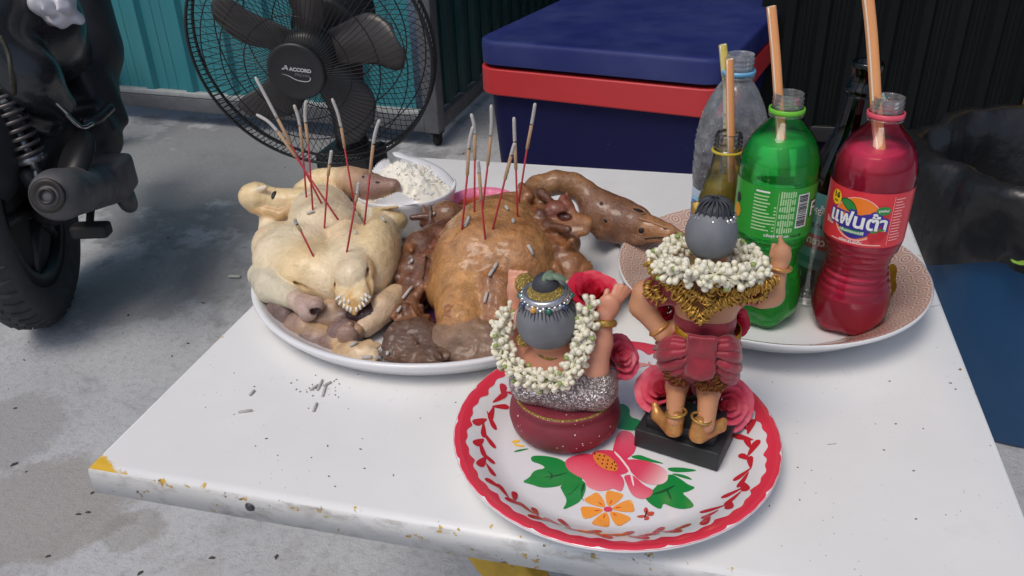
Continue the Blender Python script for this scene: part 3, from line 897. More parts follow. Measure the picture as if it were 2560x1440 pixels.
# ================================================================== TABLE
def table_mat():
    m, nt, b = nodes('white_table_paint')
    L = nt.links.new
    geo = nt.nodes.new('ShaderNodeNewGeometry')
    sep = nt.nodes.new('ShaderNodeSeparateXYZ'); L(geo.outputs['Position'], sep.inputs[0])
    x, y, z = sep.outputs
    def pn(scale, detail=4, r=.6, st=None, kind='Noise'):
        t = nt.nodes.new('ShaderNodeTex' + kind); t.inputs['Scale'].default_value = scale
        if kind == 'Noise': t.inputs['Detail'].default_value = detail; t.inputs['Roughness'].default_value = r
        src = geo.outputs['Position']
        if st:
            mp = nt.nodes.new('ShaderNodeMapping'); mp.inputs['Scale'].default_value = st[:3]
            if len(st) > 3: mp.inputs['Rotation'].default_value = (0, 0, st[3])
            L(src, mp.inputs['Vector']); src = mp.outputs['Vector']
        L(src, t.inputs['Vector'])
        return t.outputs['Fac'] if kind == 'Noise' else t.outputs[0]
    c = mix(nt, ramp(nt, pn(5, 5), [(.35, 0.), (.7, 1.)]), (.74, .735, .72), (.80, .795, .785))
    c = mix(nt, ramp(nt, pn(3.2, 3, .5, (1, .22, 1, .6)), [(.55, 0.), (.66, .38)]), c, (.62, .70, .76))       # pale blue wipe marks
    c = mix(nt, ramp(nt, pn(18, 6, .7), [(.6, 0.), (.8, .25)]), c, (.55, .53, .5))
    sp = ramp(nt, pn(150, 0, .5, None, 'Voronoi'), [(.055, 1.), (.085, 0.)])
    c = mix(nt, math_(nt, 'MULTIPLY', sp, ramp(nt, pn(9, 2), [(.5, 0.), (.58, .9)])), c, (.07, .065, .06))
    # distance to the nearest edge of the top
    ex = math_(nt, 'MINIMUM', x, math_(nt, 'SUBTRACT', .75, x))
    ey = math_(nt, 'MINIMUM', y, math_(nt, 'SUBTRACT', .7637, y))
    edge = math_(nt, 'MINIMUM', ex, ey)
    chipn = pn(75, 5, .65)
    near = ramp(nt, edge, [(.0, .10), (.007, .06), (.014, .0)])
    chip = ramp(nt, math_(nt, 'ADD', chipn, near), [(.715, 0.), (.725, 1.)])
    rare = ramp(nt, math_(nt, 'ADD', pn(48, 4, .6), 0.0), [(.735, 0.), (.745, 1.)])
    ox = math_(nt, 'ADD', x, math_(nt, 'MULTIPLY', y, 2.0))
    corner = ramp(nt, math_(nt, 'ADD', ox, math_(nt, 'MULTIPLY', math_(nt, 'SUBTRACT', pn(60, 5, .7), .5), .07)), [(.034, 1.), (.038, 0.)])
    corner = math_(nt, 'MULTIPLY', corner, math_(nt, 'GREATER_THAN', z, -.0035))
    chips = math_(nt, 'MAXIMUM', math_(nt, 'MAXIMUM', chip, rare), corner)
    under = mix(nt, ramp(nt, pn(40, 4), [(.50, 0.), (.58, 1.)]), (.66, .40, .04), (.20, .13, .06))
    under = mix(nt, corner, under, (.72, .43, .03))
    c = mix(nt, chips, c, under)
    grime = math_(nt, 'MULTIPLY', ramp(nt, z, [(-.03, 0.), (0., 1.)]), 1.0)
    side = math_(nt, 'LESS_THAN', z, -.004)
    c = mix(nt, math_(nt, 'MULTIPLY', side, ramp(nt, pn(26, 6, .7, (1, 1, 2.2)), [(.5, .1), (.72, .85)])), c, (.30, .27, .235))
    L(c, b.inputs['Base Color'])
    L(ramp(nt, pn(24, 5), [(.3, .26), (.7, .48)]), b.inputs['Roughness'])
    bump(nt, b, math_(nt, 'SUBTRACT', 1.0, chips), .6, .0006)
    bump(nt, b, pn(7, 2), .05, .004)
    return m
M_TABLE = table_mat()
TW, TD = .75, .7637
table = thing('folding_table', 'white painted square metal table with chipped yellow edges', 'table', (TW / 2, TD / 2, FLOOR))
bm = bmesh.new()
vs = [bm.verts.new(v) for v in [(0, 0, -.03), (TW, 0, -.03), (TW, TD, -.03), (0, TD, -.03), (0, 0, 0), (TW, 0, 0), (TW, TD, 0), (0, TD, 0)]]
for f in ((4, 5, 6, 7), (0, 1, 5, 4), (1, 2, 6, 5), (2, 3, 7, 6), (3, 0, 4, 7), (3, 2, 1, 0)): bm.faces.new([vs[i] for i in f])
bmesh.ops.bevel(bm, geom=[e for e in bm.edges if e.verts[0].co.z == 0 and e.verts[1].co.z == 0], offset=.007, segments=4, profile=.5, affect='EDGES')
me_geo = from_bm(bm)
top = part('tabletop', me_geo, M_TABLE, table)
M_BOLT = mat('bolt', (.10, .095, .10), .5, metal=.5, var=.4, vscale=200)
part('rivet', xf(lathe([(0, .0015), (.0024, .0016), (.0032, .0010), (.0038, 0), (.0044, -.0005)], 20), frame((0, -1, 0)), np.array(Y(625, 1267, 0)) * [1, 0, 1] + [0, -.0008, 0]), M_BOLT, table)
M_YLEG = mat('yellow_leg', (.55, .34, .03), .45, var=.35, vscale=30, spots=(60, .64, (.16, .09, .03)))
lx = Y(1175, 1400, .035)[0]
for y_, s_ in ((.045, 1), (.70, -1)):
    for a, b in (((lx, y_), (lx + .33, y_)), ((lx + .30, y_ + .03 * s_), (lx - .03, y_ + .03 * s_))):
        A, B = np.array([a[0], a[1], -.031]), np.array([b[0], b[1], FLOOR + .002])
        d = (B - A) / np.linalg.norm(B - A)
        part('leg', box((A + B) / 2, (.045, .022, np.linalg.norm(B - A)), .003, frame(d, (1, 0, 0))), M_YLEG, table)
part('leg_brace', box((lx + .16, TD / 2, -.33), (.025, .62, .02), .003), M_YLEG, table)
part('runner', box((lx + .15, .045, -.04), (.42, .03, .018), .002), M_YLEG, table)
part('runner', box((lx + .15, .70, -.04), (.42, .03, .018), .002), M_YLEG, table)

# ================================================================== WHITE OFFERING TRAY
M_WPL = mat('white_plastic', (.78, .78, .79), .25, var=.04, vscale=12, spots=(120, .78, (.45, .43, .4)), coat=.2)
WT = np.array([.200, .366, 0])
wt_prof = [(0, .0045), (.10, .0042), (.164, .005), (.180, .008), (.193, .016), (.2015, .0240), (.2055, .0278), (.2090, .0290), (.2115, .0277), (.2118, .0255), (.208, .0195), (.198, .0085), (.182, .002), (.168, .0008), (.1, .0006), (0, .0006)]
wtray = solo('offering_tray', xf(lathe(wt_prof, 128), np.diag([1.008, 1, 1]), WT), M_WPL, 'large round white plastic tray holding the chicken and the duck', 'tray')

# ---- rice bowl
RB = np.array([.112, .492, .006])
bowl_prof = [(0, .004), (.03, .004), (.045, .012), (.056, .03), (.0615, .050), (.0635, .0585), (.0650, .0600), (.0665, .0585), (.0655, .053), (.060, .032), (.050, .011), (.036, .001), (.034, -.0005), (0, -.0005)]
solo('rice_bowl', move(lathe(bowl_prof, 96), RB), M_WPL, 'white bowl of boiled rice standing behind the pale chicken', 'bowl')
M_RICE = mat('rice', (.90, .85, .73), .5, var=.04, vscale=35, sss=.5, sssr=(.006, .005, .003), spots=(40, .66, (.74, .62, .42)))
def rice_z(x, y):
    r = math.hypot(x, y) / .0615
    return .051 + .034 * max(0, 1 - r ** 2.2) + .004 * math.sin(90 * x + 2) * math.cos(80 * y)
V, F, nn = [], [], 60
for j in range(nn):
    for i in range(120):
        r, t = .0612 * j / (nn - 1), 2 * math.pi * i / 120
        V.append((r * math.cos(t), r * math.sin(t), rice_z(r * math.cos(t), r * math.sin(t))))
V = np.array(V); V[:, 2] += .0022 * noise(V, 160, 3) + .003 * noise(V, 60, 8) + .0012 * noise(V, 420, 9)
F = [(j * 120 + i, j * 120 + (i + 1) % 120, (j + 1) * 120 + (i + 1) % 120, (j + 1) * 120 + i) for j in range(nn - 1) for i in range(120)]
rice = solo('boiled_rice', move((V, F), RB), M_RICE, 'heap of boiled white rice in the white bowl', 'rice')
rice['kind'] = 'stuff'
grain = tube([(-.0026, 0, 0), (-.0017, 0, 0), (.0017, 0, 0), (.0026, 0, 0)], [.0004, .001, .001, .0004], 6)
gs = []
for i in range(260):
    r, t = .0595 * math.sqrt(random.random()), random.random() * 6.283
    x, y = r * math.cos(t), r * math.sin(t)
    M = rot('Z', random.random() * 360) @ rot('Y', random.uniform(-40, 40))
    gs.append(xf(grain, M, (x, y, rice_z(x, y) + random.uniform(-.0018, -.0002))))
g = part('grains', move(join(*gs), RB), M_RICE, rice)
g['kind'] = 'stuff'
# scoop and serrated paper in the bowl
sp_path = spline([Y(984, 381, .560), Y(1010, 392, .555), Y(1045, 402, .54), Y(1085, 425, .52), Y(1112, 452, .51), Y(1126, 478, .50)], 6)
solo('rice_spoon', tube(sp_path, np.interp(np.linspace(0, 1, len(sp_path)), [0, .08, .25, .5, .8, 1], [.003, .0075, .006, .010, .013, .008]), 14, flat=.28), M_WPL, 'white plastic spoon lying across the right side of the rice bowl', 'spoon')
def serrated(pts_a, pts_b, name, label):
    A, B = spline(pts_a, 8), spline(pts_b, 8)
    n = len(A)
    A = A + np.array([[0, 0, .0028 if i % 2 else 0] for i in range(n)])
    V = np.vstack([A, B, A + [0, .0008, .0008], B + [0, .0008, .0008]])
    F = []
    for i in range(n - 1):
        F += [(i, i + 1, n + i + 1, n + i), (2 * n + i, 3 * n + i, 3 * n + i + 1, 2 * n + i + 1)]
    return solo(name, (V, F), M_WPL, label, 'paper', smooth=False)
serrated([Y(928, 432, .52), Y(945, 412, .525), Y(960, 403, .53), Y(974, 402, .532)], [Y(935, 452, .50), Y(950, 446, .505), Y(964, 436, .51), Y(978, 422, .515)], 'paper_doily', 'white serrated paper edge poking up at the back of the rice bowl')
serrated([Y(938, 506, .428), Y(958, 500, .430), Y(985, 488, .434), Y(1000, 486, .438)], [Y(960, 518, .428), Y(985, 518, .428), Y(1012, 514, .430), Y(1046, 508, .434)], 'paper_doily', 'white serrated paper edge at the front rim of the rice bowl')

# ---- pink dish of sauce
PB = np.array([.206, .520, .006])
M_PINK = mat('pink_plastic', (.80, .22, .36), .3, sss=.3, sssr=(.01, .004, .004))
lob = lambda t, z: 1 + (.035 * math.cos(12 * t) if z > .008 else 0)
pk = lathe([(0, .003), (.024, .003), (.031, .008), (.036, .020), (.039, .029), (.0455, .0335), (.047, .0320), (.044, .029), (.040, .022), (.033, .006), (.026, 0), (0, 0)], 96, wob=lambda t, z: 1 + (.03 * math.cos(12 * t) if .012 < z < .031 else 0))
pink = solo('sauce_dish', move(pk, PB), M_PINK, 'small pink scalloped plastic dish behind the brown duck', 'dish')
M_SAUCE = mat('chilli_sauce', (.52, .10, .025), .15, var=.3, vscale=60, trans=.2, ior=1.35)
solo('chilli_sauce', move(lathe([(0, .024), (.02, .0243), (.0355, .0238), (.0372, .0242)], 64, wob=lambda t, z: 1 + .03 * math.cos(12 * t)), PB), M_SAUCE, 'orange red sauce filling the pink dish', 'sauce')

# ================================================================== DRINKS TRAY
DT = np.array([.5635, .403, .0055])
def drink_mat():
    m, nt, b = nodes('patterned_rim')
    L = nt.links.new
    uv = nt.nodes.new('ShaderNodeUVMap'); uv.uv_map = 'UVMap'
    sep = nt.nodes.new('ShaderNodeSeparateXYZ'); L(uv.outputs[0], sep.inputs[0])
    u, v = sep.outputs[0], sep.outputs[1]
    def cellc(s, off): return math_(nt, 'SUBTRACT', math_(nt, 'FRACT', math_(nt, 'ADD', s, off)), .5)
    def rings_(ou, ov):
        a, c = cellc(u, ou), cellc(v, ov)
        return math_(nt, 'SQRT', math_(nt, 'ADD', math_(nt, 'MULTIPLY', a, a), math_(nt, 'MULTIPLY', c, c)))
    r = math_(nt, 'MINIMUM', rings_(0, 0), rings_(.5, .5))
    band = ramp(nt, r, [(.0, 1.), (.055, 1.), (.075, 0.), (.15, 0.), (.17, 1.), (.225, 1.), (.245, 0.), (.315, 0.), (.335, 1.), (.37, .5)])
    c = mix(nt, band, (.66, .55, .49), (.52, .25, .17))
    inner = math_(nt, 'LESS_THAN', v, 0.0)
    c = mix(nt, inner, c, (.80, .79, .79))
    L(c, b.inputs['Base Color'])
    b.inputs['Roughness'].default_value = .18
    b.inputs['Coat Weight'].default_value = .5
    return m
dt_prof = [(0, .0048), (.06, .0046), (.110, .005), (.116, .0065)]
dt_pat = [(.116, .0065), (.122, .010), (.130, .016), (.142, .0245), (.152, .0315), (.158, .035), (.1612, .0362)]
dt_out = [(.1612, .0362), (.1630, .0352), (.1618, .032), (.150, .0225), (.135, .010), (.118, .0015), (.1, .0006), (0, .0006)]
prof = dt_prof + dt_pat[1:] + dt_out[1:]
nth = 160
g = lathe(prof, nth)
uv = []
s = 0
lens = [0]
for a, b in zip(prof[:-1], prof[1:]): lens.append(lens[-1] + math.hypot(a[0] - b[0], a[1] - b[1]))
i0, i1 = len(dt_prof) - 1, len(dt_prof) + len(dt_pat) - 2
NU, NV = 40, 2.4
# patterned band is its own object so that its print can wrap cleanly
drink_tray = thing('drinks_tray', 'round tray with pink lattice rim holding the drink bottles', 'tray', DT)
part('tray_well', move(join(lathe(dt_prof, nth)), DT), M_WPL, drink_tray)
V, F, UVs = [], [], []
L0 = lens[i0]; L1 = lens[i1]
for j, (r, z) in enumerate(dt_pat):
    for i in range(nth + 1):
        t = 2 * math.pi * i / nth
        edge_ = .0018 * abs(math.sin(18 * t)) if j == 0 else 0
        V.append(((r + edge_) * math.cos(t), (r + edge_) * math.sin(t), z + (.0009 if j == 0 else 0)))
        UVs.append((NU * i / nth, .02 + NV * (lens[i0 + j] - L0) / (L1 - L0)))
F = [(j * (nth + 1) + i, j * (nth + 1) + i + 1, (j + 1) * (nth + 1) + i + 1, (j + 1) * (nth + 1) + i) for j in range(len(dt_pat) - 1) for i in range(nth)]
part('printed_rim', move((np.array(V), F), DT), drink_mat(), drink_tray, uv=UVs)
part('underside', move(lathe(dt_out, nth), DT), M_WPL, drink_tray)
solo('sauce_stain', (lambda g: (np.column_stack([g[0][:, 0], g[0][:, 1], np.interp(np.hypot(g[0][:, 0] - DT[0], g[0][:, 1] - DT[1]), [.122, .130, .142, .152, .158], [.010, .016, .0245, .0315, .035]) + .0067]), g[1]))(
    (lambda q: (np.array([(a[0], a[1], 0) for a in q[0]]), q[1]))(fill(smooth_poly([Z(x, y, .02)[:2] for x, y in [(2208, 690), (2222, 676), (2240, 690), (2236, 712), (2242, 728), (2226, 745), (2224, 768), (2208, 770), (2212, 748), (2202, 735), (2210, 715)]])))),
    mat('amber_syrup', (.42, .22, .02), .2, var=.4, vscale=120, trans=.5, ior=1.3), 'dried amber syrup stain on the patterned rim beside the red bottle', 'stain')

# ================================================================== FLOWER TRAY
FT = np.array([.4357, .1145, 0])
ft_prof = [(0, .0045), (.05, .0043), (.092, .0048), (.100, .0068), (.108, .0115), (.116, .0168), (.1225, .0205), (.128, .0228), (.1325, .0240)]
ft_out = [(.1325, .0240), (.1343, .0236), (.1350, .0222), (.1343, .0210), (.130, .0195), (.118, .0125), (.104, .002), (.096, .0008), (0, .0008)]
def ftz(r): return np.interp(r, [a for a, b in ft_prof], [b for a, b in ft_prof])
M_ENAM = mat('white_enamel', (.80, .80, .81), .12, coat=.6, var=.02, vscale=8)
M_PRINT = mat('tray_print', rough=.14, coat=.6, attr=True)
ftray = thing('flower_tray', 'round white tray with red scalloped rim and painted hibiscus', 'tray', FT)
part('dish', move(lathe(ft_prof + ft_out[1:], 160), FT), M_ENAM, ftray)
RED_, PINK_, GRN, DGRN, ORG, YLW, DRED = srgb(230, 66, 96), srgb(236, 110, 130), srgb(28, 140, 66), srgb(18, 84, 52), srgb(250, 160, 62), srgb(252, 205, 80), srgb(196, 38, 48)
def print_on(name, pts, col, lift=.0004, cut=None, tip=None):
    """a printed shape lying on the tray; pts are plan points relative to the tray centre"""
    V, F = fill(pts, cut)
    r = np.hypot(V[:, 0], V[:, 1])
    V = np.column_stack([V[:, 0], V[:, 1], ftz(r) + lift])
    C = np.tile(np.array(col, float), (len(V), 1)) if tip is None else tip(V)
    return part(name, move((V, F), FT), M_PRINT, ftray, smooth=False, col=C)
def zp(pts, it=2):
    P = [(Z(1120 + x / 2.4, 840 + y / 2.4, .005) - FT)[:2] for x, y in pts]
    return smooth_poly(P, it) if it else np.array(P)
# red rim band with a scalloped inner edge
V, F, n = [], [], 480
for i in range(n):
    t = 2 * math.pi * i / n
    w = abs(math.sin(8.5 * t + .4)) ** .6
    ri = .1205 + .0035 * w + .0008 * math.sin(51 * t)
    for j in range(6):
        r = ri + (.1346 - ri) * j / 5
        z = ftz(min(r, .1325)) if r < .1325 else np.interp(r, [.1325, .1343, .1350], [.0240, .0236, .0222])
        V.append((r * math.cos(t), r * math.sin(t), z + .0004))
F = [(i * 6 + j, i * 6 + j + 1, ((i + 1) % n) * 6 + j + 1, ((i + 1) % n) * 6 + j) for i in range(n) for j in range(5)]
part('red_rim_print', move((np.array(V), F), FT), M_PRINT, ftray, col=np.tile(srgb(224, 58, 78), (len(V), 1)))
def drop(r, t, ang, l, w, col=DRED):
    c = np.array([r * math.cos(t), r * math.sin(t)])
    pts = [(l * .5 * math.cos(a) if math.cos(a) > 0 else l * .75 * math.cos(a), w * .5 * math.sin(a) * (1 + .5 * math.cos(a))) for a in np.linspace(0, 2 * math.pi, 12, endpoint=False)]
    R_ = np.array([[math.cos(t + ang), -math.sin(t + ang)], [math.sin(t + ang), math.cos(t + ang)]])
    return [tuple(c + R_ @ np.array(q)) for q in pts]
for k in range(84):
    t = 2 * math.pi * k / 84
    sgn = 1 if math.sin(4 * t + .5) > 0 else -1           # the sprigs run towards each other in eight arcs
    if abs(math.sin(4 * t + .5)) < .12: continue
    side = k % 3
    r, off, l, w = ((.1062, .65, .0150, .0048), (.1152, -.55, .0135, .0062), (.1108, .12, .0155, .0044))[side]
    print_on('printed_sprig', drop(r + .0012 * math.sin(5 * k), t, sgn * (math.pi / 2 + off * (1 if sgn > 0 else 1)), l * (.8 + .3 * abs(math.sin(k * 1.7))), w), srgb(204, 44, 58), .0005)
# painted hibiscus, leaves, small flowers
def grad(a, b, c0, c1):
    A = (Z(1120 + a[0] / 2.4, 840 + a[1] / 2.4, .005) - FT)[:2]; B = (Z(1120 + b[0] / 2.4, 840 + b[1] / 2.4, .005) - FT)[:2]
    def f(V):
        t = np.clip(((V[:, :2] - A) @ (B - A)) / ((B - A) @ (B - A)), 0, 1)[:, None] ** 1.5
        return np.array(c0) * (1 - t) + np.array(c1) * t
    return f
WHT = srgb(250, 225, 225)
for pts in ([(500, 715), (600, 718), (690, 740), (780, 820), (820, 870), (700, 885), (650, 905), (560, 912), (500, 890), (440, 876), (490, 850), (515, 805), (592, 792), (550, 765), (496, 752)],
            [(665, 892), (800, 850), (835, 900), (800, 990), (740, 1022), (682, 1048), (718, 990), (690, 940)],
            [(1175, 965), (1230, 925), (1320, 815), (1400, 858), (1440, 892), (1490, 908), (1440, 934), (1400, 940), (1452, 982), (1484, 1028), (1400, 1042), (1330, 1022), (1290, 1000), (1280, 1046), (1215, 1010)],
            [(1305, 788), (1400, 786), (1510, 806), (1430, 816), (1345, 816)], [(1325, 820), (1420, 830), (1480, 868), (1400, 848)],
            [(1035, 395), (1095, 430), (1085, 482), (1150, 500), (1185, 530), (1130, 568), (1060, 562), (1000, 548), (1000, 450)],
            [(1080, 725), (1145, 708), (1200, 730), (1320, 770), (1200, 752)], [(385, 700), (420, 680), (500, 672), (440, 690)]):
    print_on('printed_leaf', zp(pts), GRN, .0004)
for pts in ([(560, 850), (640, 835), (740, 812), (645, 845)], [(590, 800), (640, 838), (600, 872), (625, 838)], [(1200, 960), (1300, 920), (1380, 885), (1310, 935)], [(1310, 925), (1330, 975), (1345, 985), (1320, 920)], [(700, 960), (760, 930), (800, 870), (750, 940)]):
    print_on('printed_vein', zp(pts, 1), DGRN, .0006)
for pts in ([(1122, 396), (1180, 415), (1222, 440), (1215, 520), (1180, 590), (1120, 630), (1165, 575), (1190, 500), (1185, 450)], [(800, 900), (825, 870), (815, 915), (800, 960), (822, 1000), (795, 965)]):
    print_on('printed_stem', zp(pts, 1), DGRN, .0005)
for pts, tp_ in (([(985, 690), (1010, 600), (1040, 562), (1110, 578), (1132, 640), (1122, 700), (1060, 745), (1000, 715)], ((1040, 720), (1080, 560), RED_, PINK_)),
                 ([(696, 745), (770, 710), (860, 700), (930, 770), (1040, 830), (1062, 882), (1040, 940), (990, 910), (960, 924), (900, 932), (828, 902), (820, 860), (760, 832), (715, 800)], ((960, 800), (880, 930), RED_, srgb(244, 150, 160))),
                 ([(1060, 735), (1200, 748), (1300, 790), (1328, 850), (1290, 892), (1200, 892), (1130, 852), (1080, 790)], ((1150, 800), (1325, 870), RED_, WHT)),
                 ([(1050, 835), (1110, 830), (1180, 900), (1232, 920), (1222, 960), (1170, 982), (1110, 962), (1085, 920), (1070, 880)], ((1130, 860), (1090, 975), RED_, srgb(240, 140, 150))),
                 ([(850, 690), (990, 680), (1090, 730), (1090, 830), (960, 830), (870, 770)], ((900, 720), (1080, 820), RED_, RED_))):
    print_on('printed_petal', zp(pts), RED_, .0006, tip=grad(*tp_))
print_on('printed_petal_seam', zp([(1000, 690), (1045, 735), (1100, 810), (1120, 900), (1108, 900), (1090, 815), (1035, 742), (995, 700)], 1), WHT, .0008)
print_on('printed_stamen', zp([(862, 698), (940, 705), (1012, 760), (1024, 812), (960, 812), (885, 768)]), srgb(232, 138, 62), .0009)
for x, y in [(880, 710), (910, 718), (938, 722), (900, 740), (930, 745), (960, 748), (925, 768), (955, 770), (985, 770), (950, 790), (980, 792), (1000, 800), (998, 760), (1008, 782)]:
    print_on('printed_dot', zp([(x - 6, y), (x, y - 7), (x + 6, y), (x, y + 7)], 1), srgb(90, 20, 25), .0011)
for k in range(6):
    a0 = math.radians(60 * k + 12)
    ctr = np.array([957, 1040.])
    E_ = lambda r, a: tuple(ctr + np.array([r * math.cos(a) * 1.12, -r * math.sin(a) * .78]))
    print_on('printed_orange_petal', zp([E_(28, a0 - .4), E_(100, a0 - .44), E_(150, a0 - .34), E_(142, a0), E_(152, a0 + .34), E_(100, a0 + .44), E_(28, a0 + .4)]), ORG, .0005, tip=(lambda V: np.where(np.hypot(V[:, 0] - (Z(1120 + 957 / 2.4, 840 + 1040 / 2.4, .005) - FT)[0], V[:, 1] - (Z(1120 + 957 / 2.4, 840 + 1040 / 2.4, .005) - FT)[1])[:, None] > .021, np.array(YLW)[None], np.array(ORG)[None])))
    print_on('printed_petal_mark', zp([E_(45, a0 - .12), E_(85, a0), E_(45, a0 + .12)], 1), srgb(226, 80, 50), .0008)
print_on('printed_flower_centre', zp([(930, 1040), (945, 1026), (975, 1026), (990, 1042), (970, 1056), (942, 1056)]), RED_, .0009)
for pts in ([(1185, 1070), (1170, 1045), (1190, 1022), (1205, 1050), (1200, 1068)], [(1190, 1074), (1210, 1052), (1240, 1056), (1232, 1078), (1205, 1082)], [(1182, 1072), (1125, 1080), (1150, 1094), (1180, 1088)], [(1186, 1082), (1172, 1104), (1200, 1106), (1210, 1090), (1196, 1080)]):
    print_on('printed_butterfly', zp(pts, 1), srgb(206, 84, 70), .0005)
print_on('printed_butterfly_body', zp([(1176, 1092), (1182, 1072), (1192, 1046), (1196, 1050), (1190, 1074), (1182, 1092)], 0), srgb(60, 24, 24), .0007)
for pts in ([(375, 640), (400, 622), (440, 625), (410, 645)], [(380, 650), (420, 648), (470, 660), (430, 668)]):
    print_on('printed_bud', zp(pts), YLW, .0005)
    
# ================================================================== BOILED CHICKEN
def meat(name, rough=.33, bscale=420, sss=.25, spots=None, var=.16, vs=28, bmp=.35, stretch=None, coat=.25):
    m = mat(name, rough=rough, attr=True, var=var, vscale=vs, bmp=bmp, bscale=bscale, bdist=.0012, sss=sss, sssr=(.006, .003, .0015), coat=coat, spots=spots, roughvar=.2, stretch=stretch)
    nt = m.node_tree; b = nt.nodes['Principled BSDF']
    bump(nt, b, tex(nt, 85, 7, rough=.75, dist=1.6), .55, .003)
    return m
CP, CY, CG, CPU, CO = srgb(240, 221, 186), srgb(238, 212, 164), srgb(222, 211, 184), srgb(160, 126, 110), srgb(226, 182, 116)
M_CHICK = meat('chicken_skin', .30, 500, .25, None, .16, 28, .5)
S = Soft(.3)
S.chain([Y(806, 510, .435), Y(808, 545, .408), Y(815, 598, .365)], [.026, .038, .048], .05, CP)          # back, narrow at the shoulders
S.ell(Y(738, 642, .308), (.046, .048, .036), .035, CP, rot('Z', -12))                                  # thighs
S.ell(Y(775, 675, .282), (.040, .036, .032), .035, CY, rot('Z', 10))
S.ell(Y(690, 612, .335), (.026, .034, .026), .03, CP)
S.ell(Y(948, 628, .328), (.026, .052, .040), .035, CY, rot('Z', 14))
S.ell(Y(925, 672, .300), (.026, .036, .034), .035, CY)
S.ell(Y(860, 690, .285), (.050, .040, .030), .03, CP)
S.cap(Y(868, 590, .335), Y(884, 690, .258), .019, .020, .03, CP)                                         # spine to tail
S.cap(Y(884, 690, .260), Y(884, 752, .234), .0235, .0130, .010, CO, False, ((0, -.6, .8), .5))
S.cap(Y(850, 716, .25), Y(866, 742, .238), .0085, .0105, .008, CY).cap(Y(916, 712, .25), Y(903, 740, .238), .0085, .0105, .008, CY)
S.cap(Y(884, 752, .232), Y(886, 782, .224), .0085, .0028, .006, CO)
S.cap(Y(656, 688, .281), Y(682, 714, .256), .0160, .0198, .003, CG)                                      # near leg
S.cap(Y(682, 714, .256), Y(745, 755, .233), .0198, .0092, .003, CG)
S.cap(Y(742, 750, .233), Y(756, 760, .230), .0108, .0115, .005, srgb(206, 184, 164))
S.cap(Y(757, 757, .229), Y(790, 762, .224), .0105, .0085, .003, srgb(184, 156, 144))
S.ell(Y(768, 778, .222), (.0105, .008, .0115), .003, srgb(198, 172, 160))
S.ell(Y(790, 778, .219), (.006, .006, .0055), .003, srgb(96, 72, 66), None, True)
S.cap(Y(990, 742, .278), Y(955, 772, .252), .0140, .0160, .005, srgb(220, 190, 152))                     # far drumstick
S.cap(Y(955, 772, .252), Y(912, 820, .226), .0160, .0105, .006, srgb(226, 198, 164))
S.cap(Y(992, 730, .283), Y(1000, 742, .278), .006, .005, .004, srgb(200, 150, 110))
S.chain([Y(752, 500, .440), Y(705, 505, .434), Y(672, 497, .430), Y(640, 491, .425), Y(628, 492, .423)], [.0155, .0172, .0150, .0180, .0165], .012, CY)   # wing folded at the left
S.chain([Y(634, 516, .418), Y(668, 530, .416), Y(706, 536, .418), Y(736, 522, .424)], [.0095, .0085, .0085, .008], .006, srgb(214, 176, 124))
S.cap(Y(668, 545, .425), Y(676, 590, .395), .0105, .015, .02, CP)
S.cap(Y(646, 476, .418), Y(664, 468, .418), .004, .003, .004, srgb(232, 216, 190))
S.ell(Y(684, 487, .412), (.0055, .005, .008), .003, (.02, .012, .008), None, True)
S.cap(Y(765, 482, .462), Y(795, 456, .475), .017, .0155, .02, CY)                                   # neck and head
S.cap(Y(800, 452, .475), Y(870, 452, .470), .0165, .0175, .01, CY)
S.cap(Y(870, 452, .470), Y(905, 462, .465), .0185, .021, .01, srgb(192, 156, 124))
S.ell(Y(925, 470, .460), (.026, .020, .020), .01, CPU)
S.cap(Y(945, 470, .455), Y(982, 466, .45), .016, .0095, .008, CPU)
S.cap(Y(962, 478, .45), Y(988, 474, .447), .008, .004, .004, CO)
S.cap(Y(965, 492, .447), Y(988, 490, .445), .0045, .004, .003, srgb(222, 190, 140))
S.ell(Y(936, 458, .440), (.003, .003, .002), .002, (.05, .03, .03), None, True)
S.cap(Y(910, 520, .45), Y(960, 545, .435), .016, .018, .008, CG)                                     # wing folded at the right
S.cap(Y(960, 535, .435), Y(992, 552, .428), .016, .013, .006, srgb(206, 180, 132))
S.cap(Y(925, 545, .43), Y(985, 580, .42), .012, .010, .008, CG)
S.ell(Y(968, 527, .415), (.012, .006, .004), .003, srgb(120, 90, 60), None, True)
S.cap(Y(955, 522, .425), Y(992, 517, .423), .0028, .002, .002, srgb(210, 186, 140))
for P_, r_ in (([(832, 742, .236), (846, 700, .25), (856, 650, .272)], .0024), ([(932, 735, .24), (922, 695, .25), (908, 650, .272)], .0024),
               ([(662, 572, .372), (720, 558, .362), (790, 566, .345)], .0022), ([(905, 572, .36), (900, 610, .325), (892, 640, .296)], .0020), ([(865, 655, .27), (872, 700, .248)], .0014), ([(902, 650, .275), (898, 700, .248)], .0014), ([(640, 664, .284), (690, 674, .262), (740, 704, .250), (790, 742, .242)], .0022)):
    for a_, b_ in zip(P_[:-1], P_[1:]):
        ha, hb = Y(*a_), Y(*b_)
        S.cap(ha, hb, r_, r_, .008, srgb(212, 176, 124), True)
g, C = S.build(.0015, ((.0006, 60), (.0004, 150), (.0003, 360)), 1)
C = C * (1 + .05 * noise(g[0], 45, 9)[:, None])
C = C * (1 - .22 * np.clip(noise(g[0], 18, 5), 0, 1)[:, None] * np.array([.15, .55, 1.0]))
C = C * (1 - .18 * np.clip(noise(g[0] * [1, 1, 1], 60, 6) - .1, 0, 1)[:, None] * np.array([.5, .8, 1.0]))
C = C * (1 - .5 * np.clip(noise(g[0], 260, 7) - .62, 0, 1)[:, None])
